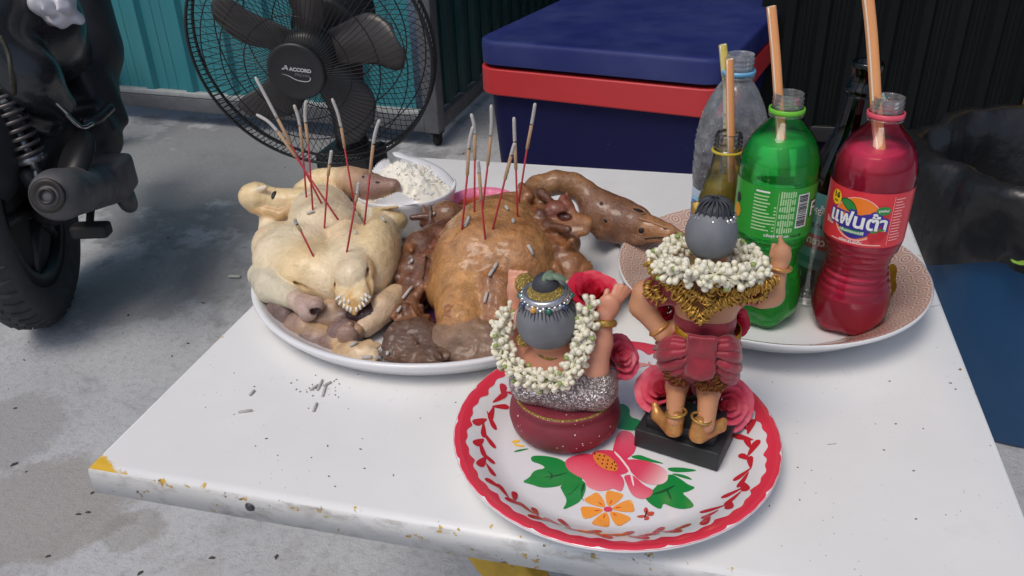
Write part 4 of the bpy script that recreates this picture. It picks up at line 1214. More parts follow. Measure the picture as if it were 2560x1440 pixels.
vein = np.clip(1 - 6 * np.abs(noise(g[0] * [1, .6, 1], 70, 31)), 0, 1) * np.clip(.2 + noise(g[0], 25, 32), 0, 1)
C = C * (1 - .16 * vein[:, None] * np.array([.4, .8, 1.0]))
chicken = thing('boiled_chicken', 'whole pale boiled chicken lying on the left of the white tray', 'chicken', (.07, .35, .005))
part('body', g, M_CHICK, chicken, col=np.clip(C, 0, 1))
BV_CH = BVHTree.FromPolygons([tuple(v) for v in g[0]], g[1])
def cast(bv, px, py):
    d = Vector(ray(px, py)).normalized()
    h = bv.ray_cast(Vector(CAM), d)
    return (np.array(h[0]), np.array(h[1])) if h[0] is not None else (None, None)
M_QUILL = mat('quill', (.82, .78, .70), .4)
for x, y, dx, dy in [(846, 742, -6, 8), (853, 752, -5, 10), (862, 758, -3, 12), (870, 764, -2, 13), (878, 768, -1, 13), (862, 745, -2, 12), (852, 738, -5, 8), (872, 748, 0, 11), (912, 746, 7, 9), (906, 755, 6, 11), (898, 762, 4, 12), (918, 738, 8, 7), (904, 742, 5, 10), (890, 768, 2, 12), (912, 734, 7, 8)]:
    h, nrm = cast(BV_CH, x, y)
    if h is None: continue
    e = Y(x + dx, y + dy, h[1] - .002)
    part('quill', tube([h, e], [.0013, .0016], 6), M_QUILL, chicken)

M_SKINR = mat('browned_skin', srgb(164, 116, 78), .3, var=.25, vscale=120, coat=.3)
# ================================================================== BRAISED DUCK
DB, DM, DD, DP = srgb(190, 136, 84), srgb(150, 100, 62), srgb(112, 72, 50), srgb(190, 142, 92)
M_DUCK = meat('duck_skin', .2, 420, .10, (80, .6, srgb(132, 74, 42)), .26, 75, .6, None, .4)
S = Soft(.32)
S.chain([Y(1272, 548, .42), Y(1246, 596, .375), Y(1212, 662, .325)], [.032, .045, .056], .06, DB)
S.ell(Y(1195, 612, .352), (.040, .042, .036), .05, srgb(200, 146, 90))
S.ell(Y(1300, 655, .325), (.036, .048, .042), .05, DB)
S.cap(Y(1160, 722, .282), Y(1156, 806, .238), .034, .0265, .04, srgb(198, 144, 84))
S.cap(Y(1242, 728, .272), Y(1240, 800, .24), .024, .016, .02, srgb(166, 112, 68))
S.ell(Y(1112, 718, .295), (.018, .030, .026), .03, srgb(172, 118, 70))
S.ell(Y(1372, 566, .41), (.034, .026, .027), .025, DM)                                               # neck stump
S.cap(Y(1375, 548, .39), Y(1462, 556, .385), .016, .009, .006, srgb(166, 112, 66), False, ((0, -.6, .8), .5))
S.cap(Y(1380, 572, .38), Y(1458, 572, .378), .017, .009, .006, srgb(150, 98, 58), False, ((0, -.6, .8), .5))
S.cap(Y(1375, 600, .375), Y(1420, 610, .37), .022, .014, .008, DD)
S.ell(Y(1388, 532, .395), (.016, .012, .014), .005, srgb(140, 78, 56)).ell(Y(1412, 541, .385), (.008, .006, .004), .003, srgb(90, 44, 34), None, True)
S.cap(Y(1335, 500, .43), Y(1362, 520, .42), .013, .009, .006, DD).cap(Y(1352, 505, .42), Y(1348, 532, .405), .008, .006, .004, DM)
HC = srgb(146, 106, 76)
HC = srgb(138, 98, 72)
S.chain([Y(1322, 500, .44), Y(1345, 470, .46), Y(1390, 456, .47), Y(1432, 462, .475), Y(1462, 482, .472)], [.016, .0135, .0130, .0130, .0150], .03, srgb(160, 116, 76))   # neck
S.chain([Y(1462, 482, .472), Y(1502, 528, .462), Y(1548, 552, .455), Y(1582, 560, .450)], [.0150, .0250, .0272, .0235], .012, HC)             # head
S.chain([Y(1588, 562, .448), Y(1632, 574, .441), Y(1672, 584, .435), Y(1704, 592, .430)], [.0190, .0150, .0110, .0055], .008, srgb(172, 122, 80))   # bill
S.cap(Y(1612, 588, .436), Y(1700, 599, .426), .0105, .0050, .004, srgb(150, 102, 68), False, ((0, -.4, .9), .6))
S.cap(Y(1482, 545, .45), Y(1505, 582, .438), .014, .010, .02, HC)
S.cap(Y(1520, 512, .462), Y(1585, 532, .452), .010, .009, .012, HC)                                  # brow
S.cap(Y(1555, 590, .436), Y(1600, 596, .432), .010, .008, .010, HC)                                  # cheek
S.ell(Y(1603, 574, .424), (.0042, .004, .004), .002, (.02, .01, .008), None, True)
S.ell(Y(1600, 526, .436), (.0085, .004, .003), .003, (.05, .03, .02), None, True)
S.ell(Y(1503, 508, .442), (.0024, .0028, .0026), .002, (.02, .01, .008), None, True)
S.cap(Y(1600, 592, .418), Y(1708, 597, .412), .0024, .0018, .004, srgb(70, 42, 30), True)
S.chain([Y(1110, 580, .375), Y(1052, 615, .345), Y(1030, 680, .315), Y(1022, 750, .280)], [.015, .018, .017, .012], .008, DD)                 # wing on the left
S.chain([Y(1120, 590, .365), Y(1085, 650, .325), Y(1068, 720, .295)], [.010, .012, .011], .006, srgb(140, 84, 56))
S.cap(Y(1055, 660, .32), Y(1045, 735, .288), .013, .012, .006, srgb(124, 78, 54))
S.chain([Y(1022, 740, .28), Y(1032, 790, .252), Y(1040, 835, .235)], [.011, .009, .016], .006, srgb(132, 88, 58))
S.ell(Y(1020, 835, .236), (.020, .014, .018), .006, srgb(146, 104, 74)).ell(Y(1055, 832, .232), (.014, .012, .016), .005, srgb(104, 60, 42)).cap(Y(1050, 800, .245), Y(1075, 810, .24), .005, .004, .004, DD)
S.cap(Y(1170, 540, .445), Y(1108, 548, .44), .014, .020, .010, srgb(136, 90, 58))                    # leg at the back
S.ell(Y(1118, 545, .43), (.022, .02, .022), .008, srgb(134, 92, 60))
S.chain([Y(1090, 540, .44), Y(1068, 545, .44), Y(1058, 560, .436)], [.008, .0065, .005], .005, DD)
S.cap(Y(1068, 545, .438), Y(1078, 568, .43), .004, .004, .003, DD)
S.chain([Y(1340, 630, .37), Y(1390, 640, .355), Y(1425, 670, .34), Y(1425, 715, .315)], [.018, .024, .019, .012], .012, srgb(150, 98, 58))           # wing on the right
S.cap(Y(1385, 640, .35), Y(1400, 700, .325), .016, .014, .008, DM)
RC = [DD, srgb(128, 80, 54), srgb(96, 58, 42), srgb(150, 100, 66)]
S.ragged([Y(1110, 580, .375), Y(1052, 615, .345), Y(1030, 680, .315), Y(1022, 750, .280)], .017, 34, 5, RC)
S.ragged([Y(1120, 590, .365), Y(1085, 650, .325), Y(1068, 720, .295)], .012, 16, 6, RC)
S.ragged([Y(1022, 760, .272), Y(1035, 800, .248), Y(1042, 850, .23)], .016, 30, 7, RC + [srgb(170, 124, 90)], .010)
S.ragged([Y(1165, 540, .445), Y(1115, 548, .435), Y(1066, 552, .436)], .018, 18, 8, RC)
S.ragged([Y(1345, 632, .37), Y(1390, 642, .355), Y(1425, 675, .34), Y(1425, 715, .315)], .021, 30, 9, [DM, srgb(158, 106, 66), DD])
S.ragged([Y(1340, 510, .43), Y(1375, 535, .40), Y(1395, 590, .38)], .026, 18, 10, [DM, DD, srgb(148, 84, 60)])
for P_ in ([(1232, 690, .262), (1226, 750, .24), (1222, 805, .222)], [(1300, 590, .345), (1320, 640, .32)], [(1140, 560, .40), (1180, 545, .39), (1225, 548, .38)]):
    for a, b in zip(P_[:-1], P_[1:]): S.cap(Y(*a), Y(*b), .0022, .0022, .012, srgb(140, 88, 54), True)
for a, b in (((1440, 556, .372), (1470, 556, .372)), ((1395, 560, .37), (1440, 562, .37)), ((1075, 620, .33), (1062, 700, .29)), ((1355, 640, .34), (1345, 690, .31)), ((1390, 655, .335), (1400, 700, .315))):
    S.cap(Y(*a), Y(*b), .0025, .0025, .005, DD, True)
g, C = S.build(.0015, ((.0008, 60), (.0004, 130), (.0002, 210, True), (.0003, 420)), 1, lambda P: 1 - .6 * np.clip((P[:, 0] - .325) / .03, 0, 1))
mo = noise(g[0], 38, 21)
C = C * (1 + .13 * noise(g[0], 130, 25)[:, None]) * (1 + .16 * mo[:, None] * np.array([.7, 1, 1.1])) * (1 - .25 * np.clip(noise(g[0], 90, 22) - .25, 0, 1)[:, None])
vein = np.clip(1 - 5 * np.abs(noise(g[0], 85, 31)), 0, 1) * np.clip(.5 + noise(g[0], 30, 32), 0, 1)
C = C * (1 - .30 * vein[:, None] * np.array([.6, .9, 1.0]))
C = C * (1 - .35 * np.clip(noise(g[0], 300, 33) - .3, 0, 1)[:, None])
duck = thing('braised_duck', 'whole glossy brown braised duck with its neck and bill laid over the tray rim', 'duck', (.27, .35, .005))
part('body', g, M_DUCK, duck, col=np.clip(C, 0, 1))
BV_DK = BVHTree.FromPolygons([tuple(v) for v in g[0]], g[1])

M_HOLE = mat('dark_socket', (.012, .007, .005), .5)
for bird, bv, px, py, r3, nm in ((duck, BV_DK, 1603, 577, (.0042, .0042, .0022), 'eye_socket'), (duck, BV_DK, 1596, 527, (.0075, .0036, .002), 'eye_socket'), (duck, BV_DK, 1503, 509, (.0026, .0026, .0016), 'ear_hole'), (duck, BV_DK, 1664, 572, (.0034, .0012, .001), 'nostril'), (duck, BV_DK, 1514, 552, (.003, .002, .001), 'ear_hole'), (chicken, BV_CH, 944, 456, (.0035, .0016, .0012), 'eye_socket'), (chicken, BV_CH, 908, 442, (.002, .002, .0012), 'ear_hole'), (chicken, BV_CH, 684, 487, (.0032, .0062, .0022), 'wing_joint_hole')):
    h, nrm = cast(bv, px, py)
    if h is None: continue
    part(nm, ball(h - nrm * r3[2] * .45, r3, 14, 8, frame(nrm, RT + .25 * -UP)), M_HOLE, bird)
    if nm == 'eye_socket' and bird is duck:
        part('eyelid', xf(ring((0, 0, 0), r3[0] * 1.02, .0009, n=28, k=6, sx=1.0, sy=r3[1] / r3[0]), frame(nrm, RT + .25 * -UP), h), M_SKINR, bird)
seam = [cast(BV_DK, px, py) for px, py in ((1612, 597), (1635, 594), (1660, 594), (1682, 596), (1700, 597))]
seam = [h + n * .0002 for h, n in seam if h is not None]
if len(seam) > 2: part('bill_seam', tube(spline(seam, 4), .0009, 6), M_HOLE, duck)
ridge = [cast(BV_DK, px, py) for px, py in ((1596, 545), (1630, 556), (1662, 568), (1690, 582))]
ridge = [h - n * .0004 for h, n in ridge if h is not None]
if len(ridge) > 2: part('bill_ridge', tube(spline(ridge, 4), [.0016] * (4 * (len(ridge) - 1) + 1), 8), M_SKINR, duck)

# ================================================================== OFFAL
def lump(build, name, label, cat, m, h=.0014, rough=((.0012, 60), (.0009, 150), (.0004, 400)), grp=None):
    s = Soft(.6); build(s)
    g, C = s.build(h, rough, 1)
    C = np.clip(C * (1 + .2 * noise(g[0], 70, 12)[:, None]) * (1 + .15 * noise(g[0], 200, 13)[:, None]), 0, 1)
    o = solo(name, g, m, label, cat, grp, col=C)
    return BVHTree.FromPolygons([tuple(v) for v in g[0]], g[1])
M_OFF = meat('cooked_offal', .32, 380, .2, None, .25, 45, .3)
O1, O2, O3, O4, O5 = srgb(132, 106, 98), srgb(112, 88, 82), srgb(158, 128, 112), srgb(206, 172, 130), srgb(96, 70, 62)
BVS = []
BVS.append(lump(lambda s: s.cap(Y(672, 776, .266), Y(708, 788, .256), .005, .013, .006, O5, False, ((0, -.5, .85), .6)).cap(Y(700, 796, .252), Y(728, 818, .244), .009, .011, .006, O5), 'liver_piece', 'dark pointed slice of liver at the left rim of the white tray', 'offal', M_OFF))
BVS.append(lump(lambda s: s.ell(Y(712, 782, .245), (.020, .018, .022), .006, O1).ell(Y(716, 800, .238), (.018, .015, .016), .008, O2), 'gizzard', 'round purple grey gizzard below the chicken leg', 'offal', M_OFF))
BVS.append(lump(lambda s: s.ell(Y(758, 818, .228), (.021, .016, .018), .006, O3).cap(Y(775, 830, .222), Y(840, 848, .214), .013, .010, .008, O4).cap(Y(780, 845, .215), Y(830, 850, .21), .012, .009, .005, O3), 'gizzard', 'cut open gizzard with pale fatty seam in front of the tray', 'offal', M_OFF))
BVS.append(lump(lambda s: s.ell(Y(862, 838, .216), (.020, .015, .017), .006, O1).ell(Y(868, 838, .203), (.011, .006, .011), .003, O3).cap(Y(868, 822, .21), Y(874, 812, .212), .006, .003, .004, O3), 'heart_piece', 'mauve rounded heart piece right of the cut gizzard', 'offal', M_OFF))
BVS.append(lump(lambda s: s.ell(Y(795, 853, .213), (.024, .013, .013), .006, O1).ell(Y(830, 858, .208), (.015, .011, .012), .006, O3).cap(Y(838, 856, .204), Y(848, 850, .204), .006, .005, .004, O4), 'gizzard', 'long mauve gizzard lying nearest the tray rim', 'offal', M_OFF))
BVS.append(lump(lambda s: s.ell(Y(820, 795, .238), (.030, .016, .016), .008, srgb(172, 140, 116)).cap(Y(790, 790, .24), Y(830, 775, .24), .012, .012, .006, srgb(190, 160, 130)).cap(Y(850, 800, .236), Y(870, 790, .24), .012, .012, .006, O2), 'gizzard', 'tan folded gizzard under the chicken tail', 'offal', M_OFF))
BVS.append(lump(lambda s: s.cap(Y(868, 815, .226), Y(858, 850, .212), .006, .005, .005, O4).cap(Y(880, 808, .228), Y(895, 830, .216), .005, .008, .005, srgb(176, 140, 110)), 'gut_strip', 'pale strip of gut beside the mauve heart piece', 'offal', M_OFF))
BVS.append(lump(lambda s: s.chain([Y(852, 880, .192), Y(880, 872, .194), Y(915, 868, .196), Y(946, 864, .198)], [.009, .009, .008, .002], .005, O4, ((0, -.4, .9), .5)).chain([Y(856, 872, .196), Y(880, 888, .187), Y(930, 890, .186)], [.008, .009, .008], .004, srgb(214, 186, 146), ((0, -.4, .9), .45)).cap(Y(895, 880, .19), Y(935, 882, .189), .006, .004, .003, srgb(226, 200, 164)), 'skin_scrap', 'pale crumpled scrap of skin on the tray front', 'offal', M_OFF))
BVS.append(lump(lambda s: s.cap(Y(770, 835, .222), Y(850, 862, .206), .004, .004, .004, O4).ragged([Y(705, 805, .25), Y(745, 832, .228), Y(800, 850, .215), Y(860, 858, .205)], .010, 34, 13, [O4, O3, O1, O2, srgb(214, 184, 146)], .005), 'gut_strip', 'thin membranes and gut shreds running over the gizzards', 'offal', M_OFF))
BVS.append(lump(lambda s: s.ell(Y(915, 780, .245), (.025, .02, .014), .008, srgb(70, 44, 46)).ell(Y(880, 785, .25), (.02, .02, .012), .008, srgb(86, 58, 54)), 'liver_piece', 'dark piece of liver in the shade between chicken and duck', 'offal', M_OFF))
M_OFFD = meat('braised_offal', .36, 260, .1, None, .35, 60, .6)
P1, P2, P3 = srgb(112, 82, 62), srgb(146, 114, 88), srgb(100, 70, 52)
FL1, FL2 = ((.25, -.55, .8), .42), ((-.2, -.5, .85), .38)
BVS.append(lump(lambda s: s.chain([Y(990, 884, .190), Y(1008, 858, .203), Y(1040, 848, .208), Y(1068, 862, .203), Y(1085, 882, .192)], [.012, .019, .021, .017, .012], .012, P3, FL1).chain([Y(1005, 880, .19), Y(1040, 885, .188), Y(1110, 888, .187)], [.010, .011, .008], .006, P1, FL2).chain([Y(992, 872, .193), Y(1012, 842, .209), Y(1045, 832, .213), Y(1072, 850, .207)], [.004, .0045, .0045, .004], .006, P2).ragged([Y(1000, 885, .189), Y(1040, 880, .19), Y(1100, 886, .188)], .009, 22, 11, [P1, P3], .008), 'duck_liver', 'ragged dark brown duck liver at the tray front', 'offal', M_OFFD, rough=((.0014, 60), (.0007, 130, True), (.0005, 280, True))))
BVS.append(lump(lambda s: s.chain([Y(1098, 852, .206), Y(1135, 848, .208), Y(1180, 852, .207), Y(1222, 862, .203)], [.017, .021, .021, .014], .014, P2, FL2).chain([Y(1100, 872, .197), Y(1150, 878, .194), Y(1225, 874, .197)], [.009, .011, .009], .008, P1, FL1).chain([Y(1090, 838, .213), Y(1130, 826, .218), Y(1190, 834, .215), Y(1226, 852, .208)], [.004, .0045, .004, .004], .006, P1), 'duck_gizzard', 'wide flat grey brown duck gizzard under the duck body', 'offal', M_OFFD, rough=((.0012, 60), (.0005, 130, True), (.0004, 300, True))))
solo('sauce_plate', move(lathe([(0, .001), (.045, .001), (.060, .006), (.066, .010), (.0675, .0095), (.062, .004), (.046, -.0005), (0, -.0005)], 48), (.255, .285, .0058)), mat('purple_plastic', (.09, .02, .12), .4), 'dark purple dish half hidden under the duck', 'dish')
# ================================================================== FIGURINES
GOLDC = (.62, .40, .10)
def glitter(name, base, flake, scale=900, rough=.35, amt=.62, metal=.4):
    m, nt, b = nodes(name)
    v = nt.nodes.new('ShaderNodeTexVoronoi'); v.inputs['Scale'].default_value = scale
    co = nt.nodes.new('ShaderNodeTexCoord'); nt.links.new(co.outputs['Object'], v.inputs['Vector'])
    f = ramp(nt, v.outputs['Color'], [(amt, 0.), (amt + .06, 1.)])
    nt.links.new(mix(nt, f, base, flake), b.inputs['Base Color'])
    nt.links.new(ramp(nt, f, [(0, metal * .4), (1, .9)]), b.inputs['Metallic'])
    b.inputs['Roughness'].default_value = rough
    bump(nt, b, v.outputs['Distance'], .9, .0012)
    return m
M_GOLD = mat('gold_paint', GOLDC, .35, metal=.75, var=.45, vscale=500, bmp=.7, bscale=1300, bdist=.0008)
M_GOLDG = glitter('gold_glitter', (.30, .20, .04), (.85, .65, .2), 1100)
M_SILVG = glitter('silver_glitter', (.22, .185, .175), (.85, .82, .82), 800, .3, .55)
M_SILVER = mat('silver_beads', (.62, .61, .62), .25, metal=.85, var=.3, vscale=500)
M_SKIN = mat('figure_skin', rough=.42, attr=True, var=.07, vscale=60, bmp=.12, bscale=600)
SK, SK2 = srgb(214, 150, 122), srgb(196, 140, 104)
def hair_mat(name, cx, cy, cz):
    m, nt, b = nodes(name)
    c = mix(nt, ramp(nt, tex(nt, 70, 5), [(.3, 0.), (.7, 1.)]), srgb(104, 106, 111), srgb(120, 122, 127))
    nt.links.new(c, b.inputs['Base Color']); b.inputs['Roughness'].default_value = .6
    bump(nt, b, tex(nt, 700, 3), .15, .0004)
    return m
M_HAIR = hair_mat('grey_hair', 0, 0, 0)
M_KNOT = mat('dark_hair', srgb(58, 62, 68), .55, var=.3, vscale=200, bmp=.5, bscale=700, stretch=(1, 1, .3))

# ---- seated child on a drum
sY = .128
sx, sy_ = Z(1412, 1056, .006)[:2]
def A(px, py, dy=0): return Y(px, py, sY + dy)
seat = thing('seated_figurine', 'seated figurine on a dark red drum with grey hair and silver crown', 'figurine', (sx, sy_, .005))
def drum_mat():
    m, nt, b = nodes('drum_red')
    c = mix(nt, ramp(nt, tex(nt, 40, 5), [(.3, 0.), (.7, 1.)]), (.17, .02, .034), (.245, .03, .046))
    v = nt.nodes.new('ShaderNodeTexVoronoi'); v.inputs['Scale'].default_value = 190
    co = nt.nodes.new('ShaderNodeTexCoord'); nt.links.new(co.outputs['Object'], v.inputs['Vector'])
    f = math_(nt, 'MULTIPLY', ramp(nt, v.outputs['Distance'], [(.10, 1.), (.15, 0.)]), ramp(nt, tex(nt, 30, 2), [(.52, 0.), (.56, 1.)]))
    c = mix(nt, f, c, (.85, .75, .75))
    nt.links.new(c, b.inputs['Base Color']); b.inputs['Roughness'].default_value = .5
    bump(nt, b, tex(nt, 200, 4), .15, .001)
    return m
dr = [(0, 0), (.037, 0), (.042, .001), (.0466, .007), (.0484, .015), (.0474, .0225), (.0446, .0270), (.0434, .0292), (.0442, .0320), (.0448, .0345), (.0442, .0362), (.0415, .0368), (.034, .0362), (0, .0366)]
drum = part('drum_base', move(lathe(dr, 72), (sx, sy_, .0052)), drum_mat(), seat)
part('drum_rim', ring((sx, sy_, .0052 + .0360), .0428, .0013, n=72), M_GOLDG, drum)
zt = .0418
# clothing: glitter trousers, crossed legs
S = Soft(.6)
for a, b, r0, r1 in ((-.026, .004, .017, .018), (.004, .028, .018, .016)):
    S.cap((sx + a, sy_ - .013, zt + .013), (sx + b, sy_ - .014, zt + .014), r0 + .002, r1 + .002, .012, (1, 1, 1))
S.cap((sx - .028, sy_ - .008, zt + .012), (sx - .033, sy_ + .018, zt + .012), .015, .013, .012, (1, 1, 1)).cap((sx + .030, sy_ - .008, zt + .013), (sx + .033, sy_ + .018, zt + .012), .015, .013, .012, (1, 1, 1))
S.cap((sx - .03, sy_ + .02, zt + .008), (sx + .02, sy_ + .027, zt + .008), .011, .010, .01, (1, 1, 1))
g, c_ = S.build(.0016, ((.0006, 300),))
trous = part('glitter_trousers', g, M_SILVG, seat)
# body: torso, arms, head in one skin
hc = A(1368, 800)
S = Soft(.7)
S.ell(A(1398, 950, .002), (.029, .022, .030), .01, SK).ell(A(1392, 905, .004), (.027, .019, .024), .014, SK)
S.cap(A(1388, 880, .004), A(1380, 850, .002), .014, .013, .01, SK)
S.ell(hc, (.0243, .0248, .0262), .008, SK).ell(hc + [0, .008, -.008], (.022, .02, .018), .01, SK)
S.ell(hc + [-.025, .004, -.004], (.004, .006, .009), .003, SK).ell(hc + [.025, .004, -.004], (.004, .006, .009), .003, SK)
S.cap(A(1445, 905, .004), A(1485, 925, -.002), .012, .0115, .01, SK).cap(A(1485, 925, -.002), A(1500, 855, .008), .0115, .010, .006, SK).cap(A(1500, 855, .008), A(1508, 795, .016), .010, .008, .006, SK)
hp = A(1522, 765, .02)
S.ell(hp, (.0095, .006, .011), .006, SK)
for dx, dy, dz, l in ((.004, .004, .012, .010), (.0075, .005, .0105, .0105), (.0105, .006, .008, .0095), (.0125, .007, .0045, .008)):
    S.cap(hp + [dx * .5, dy * .4, dz * .4], hp + [dx * .5 + dx * .7, dy + .004, dz * .4 + l], .0031, .0024, .0022, SK)
S.cap(hp + [-.004, .003, 0], hp + [-.003, .010, .008], .0032, .0026, .002, SK)
S.cap(A(1340, 910, .004), A(1305, 900, .016), .012, .011, .01, SK).cap(A(1305, 900, .016), A(1292, 790, .03), .011, .009, .006, SK)
lh = A(1294, 725, .034)
S.cap(A(1292, 790, .03), lh + [0, 0, -.010], .009, .0085, .006, SK).ell(lh, (.0095, .008, .011), .006, SK)
for k in range(4): S.cap(lh + [-.006 + .004 * k, .002, .004], lh + [-.007 + .0045 * k, .006, .014], .003, .0024, .0022, SK)
g, C = S.build(.00115)
part('body', g, M_SKIN, seat, col=C)
# hair: cap over the back of the head
S = Soft(.6)
S.ell(hc + [0, -.0015, .0010], (.0250, .0250, .0270), .004, (1, 1, 1)).ell(hc + [0, .034, -.004], (.05, .022, .05), .004, (1, 1, 1), None, True).ell(hc + [0, -.002, -.0375], (.05, .05, .022), .006, (1, 1, 1), None, True)
g, c_ = S.build(.0013)
part('hair', g, M_HAIR, seat)
kn = A(1364, 716, .002)
crown = part('crown', join(ring(hc + [-.001, 0, .0255], .0165, .0030, (-.05, -.12, 1), 48, 8), ring(hc + [-.001, -.0005, .0215], .0188, .0018, (-.05, -.12, 1), 48, 8)), M_SILVER, seat)
bd_ = []
for k in range(26):
    t = 2 * math.pi * k / 26
    bd_.append(ball(hc + [-.001 + .0192 * math.cos(t), .0192 * math.sin(t), .0235 - .0192 * math.sin(t) * -.12], .0021, 8, 6))
part('crown_beads', join(*bd_), M_SILVER, crown)
part('crown_lining', xf(lathe([(.0155, 0), (.013, .0035), (.010, .005), (0, .0055)], 32), frame((-.05, -.12, 1)), hc + [-.001, 0, .0262]), M_GOLDG, crown)
GEM = {'green_gem': (.005, .12, .07), 'amber_gem': (.6, .3, .03), 'blue_gem': (.02, .05, .12)}
GM = {k: mat(k, v, .08, coat=1) for k, v in GEM.items()}
for t, nm in ((-2.4, 'blue_gem'), (-1.85, 'amber_gem'), (-1.25, 'green_gem'), (-.6, 'blue_gem'), (.2, 'green_gem'), (-3.0, 'green_gem')):
    part('gem', ball(hc + [-.001 + .0208 * math.cos(t), .0208 * math.sin(t), .0225 + .0208 * math.sin(t) * .12], (.0027, .0027, .0027), 10, 8), GM[nm], crown)
part('top_knot', ball(kn + [0, 0, .000], (.0112, .0112, .0118), 20, 14), M_KNOT, seat)
for dx, a in ((.006, 30), (.011, -10), (.002, 70)):
    part('leaf', xf(plate(smooth_poly([(-.007, 0), (-.002, .0035), (.004, .003), (.008, 0), (.003, -.003), (-.003, -.003)]), .0006), frame((.25, -.5, .8), rot('Z', a) @ np.array([1, 0, 0])), kn + [dx, -.003, .011]), mat('dull_leaf', srgb(108, 128, 108), .6), seat)
st_ = []
for k in range(44):                                       # stubble combed down from under the crown
    t = 2 * math.pi * k / 44
    p0 = np.array([.0185 * math.cos(t), .0185 * math.sin(t), .0195]); p1 = np.array([.0232 * math.cos(t + .05), .0232 * math.sin(t + .05), .0135 - .002 * (k % 3)])
    st_.append(tube([hc + [0, -.0015, .0010] + p0, hc + [0, -.0015, .0010] + p1], [.0008, .0002], 5))
part('hair_fringe', join(*st_), M_KNOT, seat)
nk = A(1388, 866, .0)
part('necklace', ring(A(1385, 862, .003), .0148, .0024, (0, -.28, 1), 40, 8), M_GOLDG, seat)
part('earring', join(ball(A(1308, 850, -.004), .0052, 12, 8), ring(A(1308, 850, -.006), .0048, .0012, (0, -1, .3), 20, 6)), M_GOLDG, seat)
part('bracelet', ring(A(1506, 804, .014), .0095, .0030, A(1512, 780, .018) - A(1500, 855, .008), 32, 8), M_GOLD, seat)
part('cuff', ball(A(1313, 710, .03), (.0092, .008, .0098), 16, 12), M_GOLDG, seat)
for k, (px, py, nm) in enumerate(((1398, 988, 'amber_gem'), (1437, 976, 'green_gem'), (1460, 958, 'amber_gem'), (1378, 986, 'green_gem'), (1500, 920, 'blue_gem'), (1480, 942, 'amber_gem'))):
    c = A(px, py, -.021 + .02 * abs(px - 1400) / 100)
    bl = part('belt_boss', join(ball(c, (.0028, .0015, .0028), 10, 8), *[ball(c + [.0046 * math.cos(q), -.0005, .0046 * math.sin(q)], .0013, 6, 5) for q in np.linspace(0, 2 * math.pi, 10, endpoint=False)]), M_GOLD, seat)
    part('gem', ball(c + [0, -.0016, 0], .0019, 8, 6), GM[nm], bl)
part('belt', tube(spline([A(1340, 965, -.002), A(1370, 982, -.018), A(1400, 985, -.022), A(1445, 970, -.020), A(1490, 935, -.006), A(1505, 905, .006)], 6), .0022, 8), M_GOLDG, seat)

# ---- standing dancer on a black plinth
tY = .137
def B(px, py, dy=0): return Y(px, py, tY + dy)
bc_ = np.array([*Z(1712, 1092, .01)[:2], 0])
PM = rot('Z', -15)
stand = thing('standing_figurine', 'standing figurine in red trousers and gold trim on a black plinth', 'figurine', (bc_[0], bc_[1], .005))
M_BLK = mat('black_plinth', (.018, .019, .021), .55, var=.35, vscale=60, bmp=.25, bscale=250, spots=(300, .74, (.3, .3, .3)))
pl = part('plinth', box(bc_ + [0, 0, .0145], (.072, .050, .018), .0012, PM), M_BLK, stand)
part('plinth_step', box(bc_ + [0, 0, .0285], (.058, .037, .0108), .0012, PM), M_BLK, pl)
zs = .034
f1, f2 = Z(1668, 1072, .037), Z(1752, 1090, .037)
S = Soft(.6)
# legs and shoes of the body
k1, k2 = B(1692, 965, .004), B(1772, 975, .0)
S.cap(f1 + [.005, .000, .010], k1, .0062, .0088, .006, SK2).cap(f2 + [.003, .002, .010], k2, .0068, .0092, .006, SK2)
S.cap(k1, B(1718, 905, .004), .0088, .012, .008, SK2).cap(k2, B(1775, 905, .002), .0092, .012, .008, SK2)
S.ell(B(1755, 860, .002), (.026, .018, .022), .01, SK2).ell(B(1762, 800, .002), (.0235, .016, .026), .012, SK2).ell(B(1768, 730, .002), (.029, .017, .024), .012, SK2)
S.cap(B(1772, 690, .002), B(1778, 640, .0), .012, .0115, .01, SK2)
hd2 = B(1778, 585, .0)
S.ell(hd2, (.0176, .018, .0195), .008, SK2)
S.cap(B(1690, 715, .002), B(1615, 735, .004), .0125, .0105, .008, SK2).cap(B(1615, 735, .004), B(1605, 765, .002), .0105, .0098, .006, SK2).cap(B(1605, 765, .002), B(1655, 832, -.004), .0098, .0068, .006, SK2).cap(B(1655, 832, -.004), B(1690, 815, .004), .0075, .006, .006, SK2)
S.cap(B(1845, 712, .002), B(1905, 735, .004), .0120, .0105, .008, SK2).cap(B(1905, 735, .004), B(1928, 735, .006), .0105, .0095, .006, SK2).cap(B(1928, 735, .006), B(1948, 668, .010), .0095, .0062, .006, SK2)
hn = B(1953, 640, .012)
S.ell(hn, (.0075, .006, .0105), .005, SK2).cap(hn + [0, 0, .006], B(1950, 592, .012), .0036, .0014, .003, SK2)
for k in range(3): S.cap(hn + [-.004 + .004 * k, .004, .004], hn + [-.004 + .004 * k, .008, .000], .003, .0026, .002, SK2)
S.cap(hn + [-.006, 0, 0], hn + [-.006, .005, .006], .003, .002, .002, SK2)
g, C = S.build(.0012)
part('body', g, M_SKIN, stand, col=C)
M_GSHOE = mat('gold_shoe', srgb(196, 142, 82), .32, metal=.35, var=.25, vscale=150, bmp=.3, bscale=300)
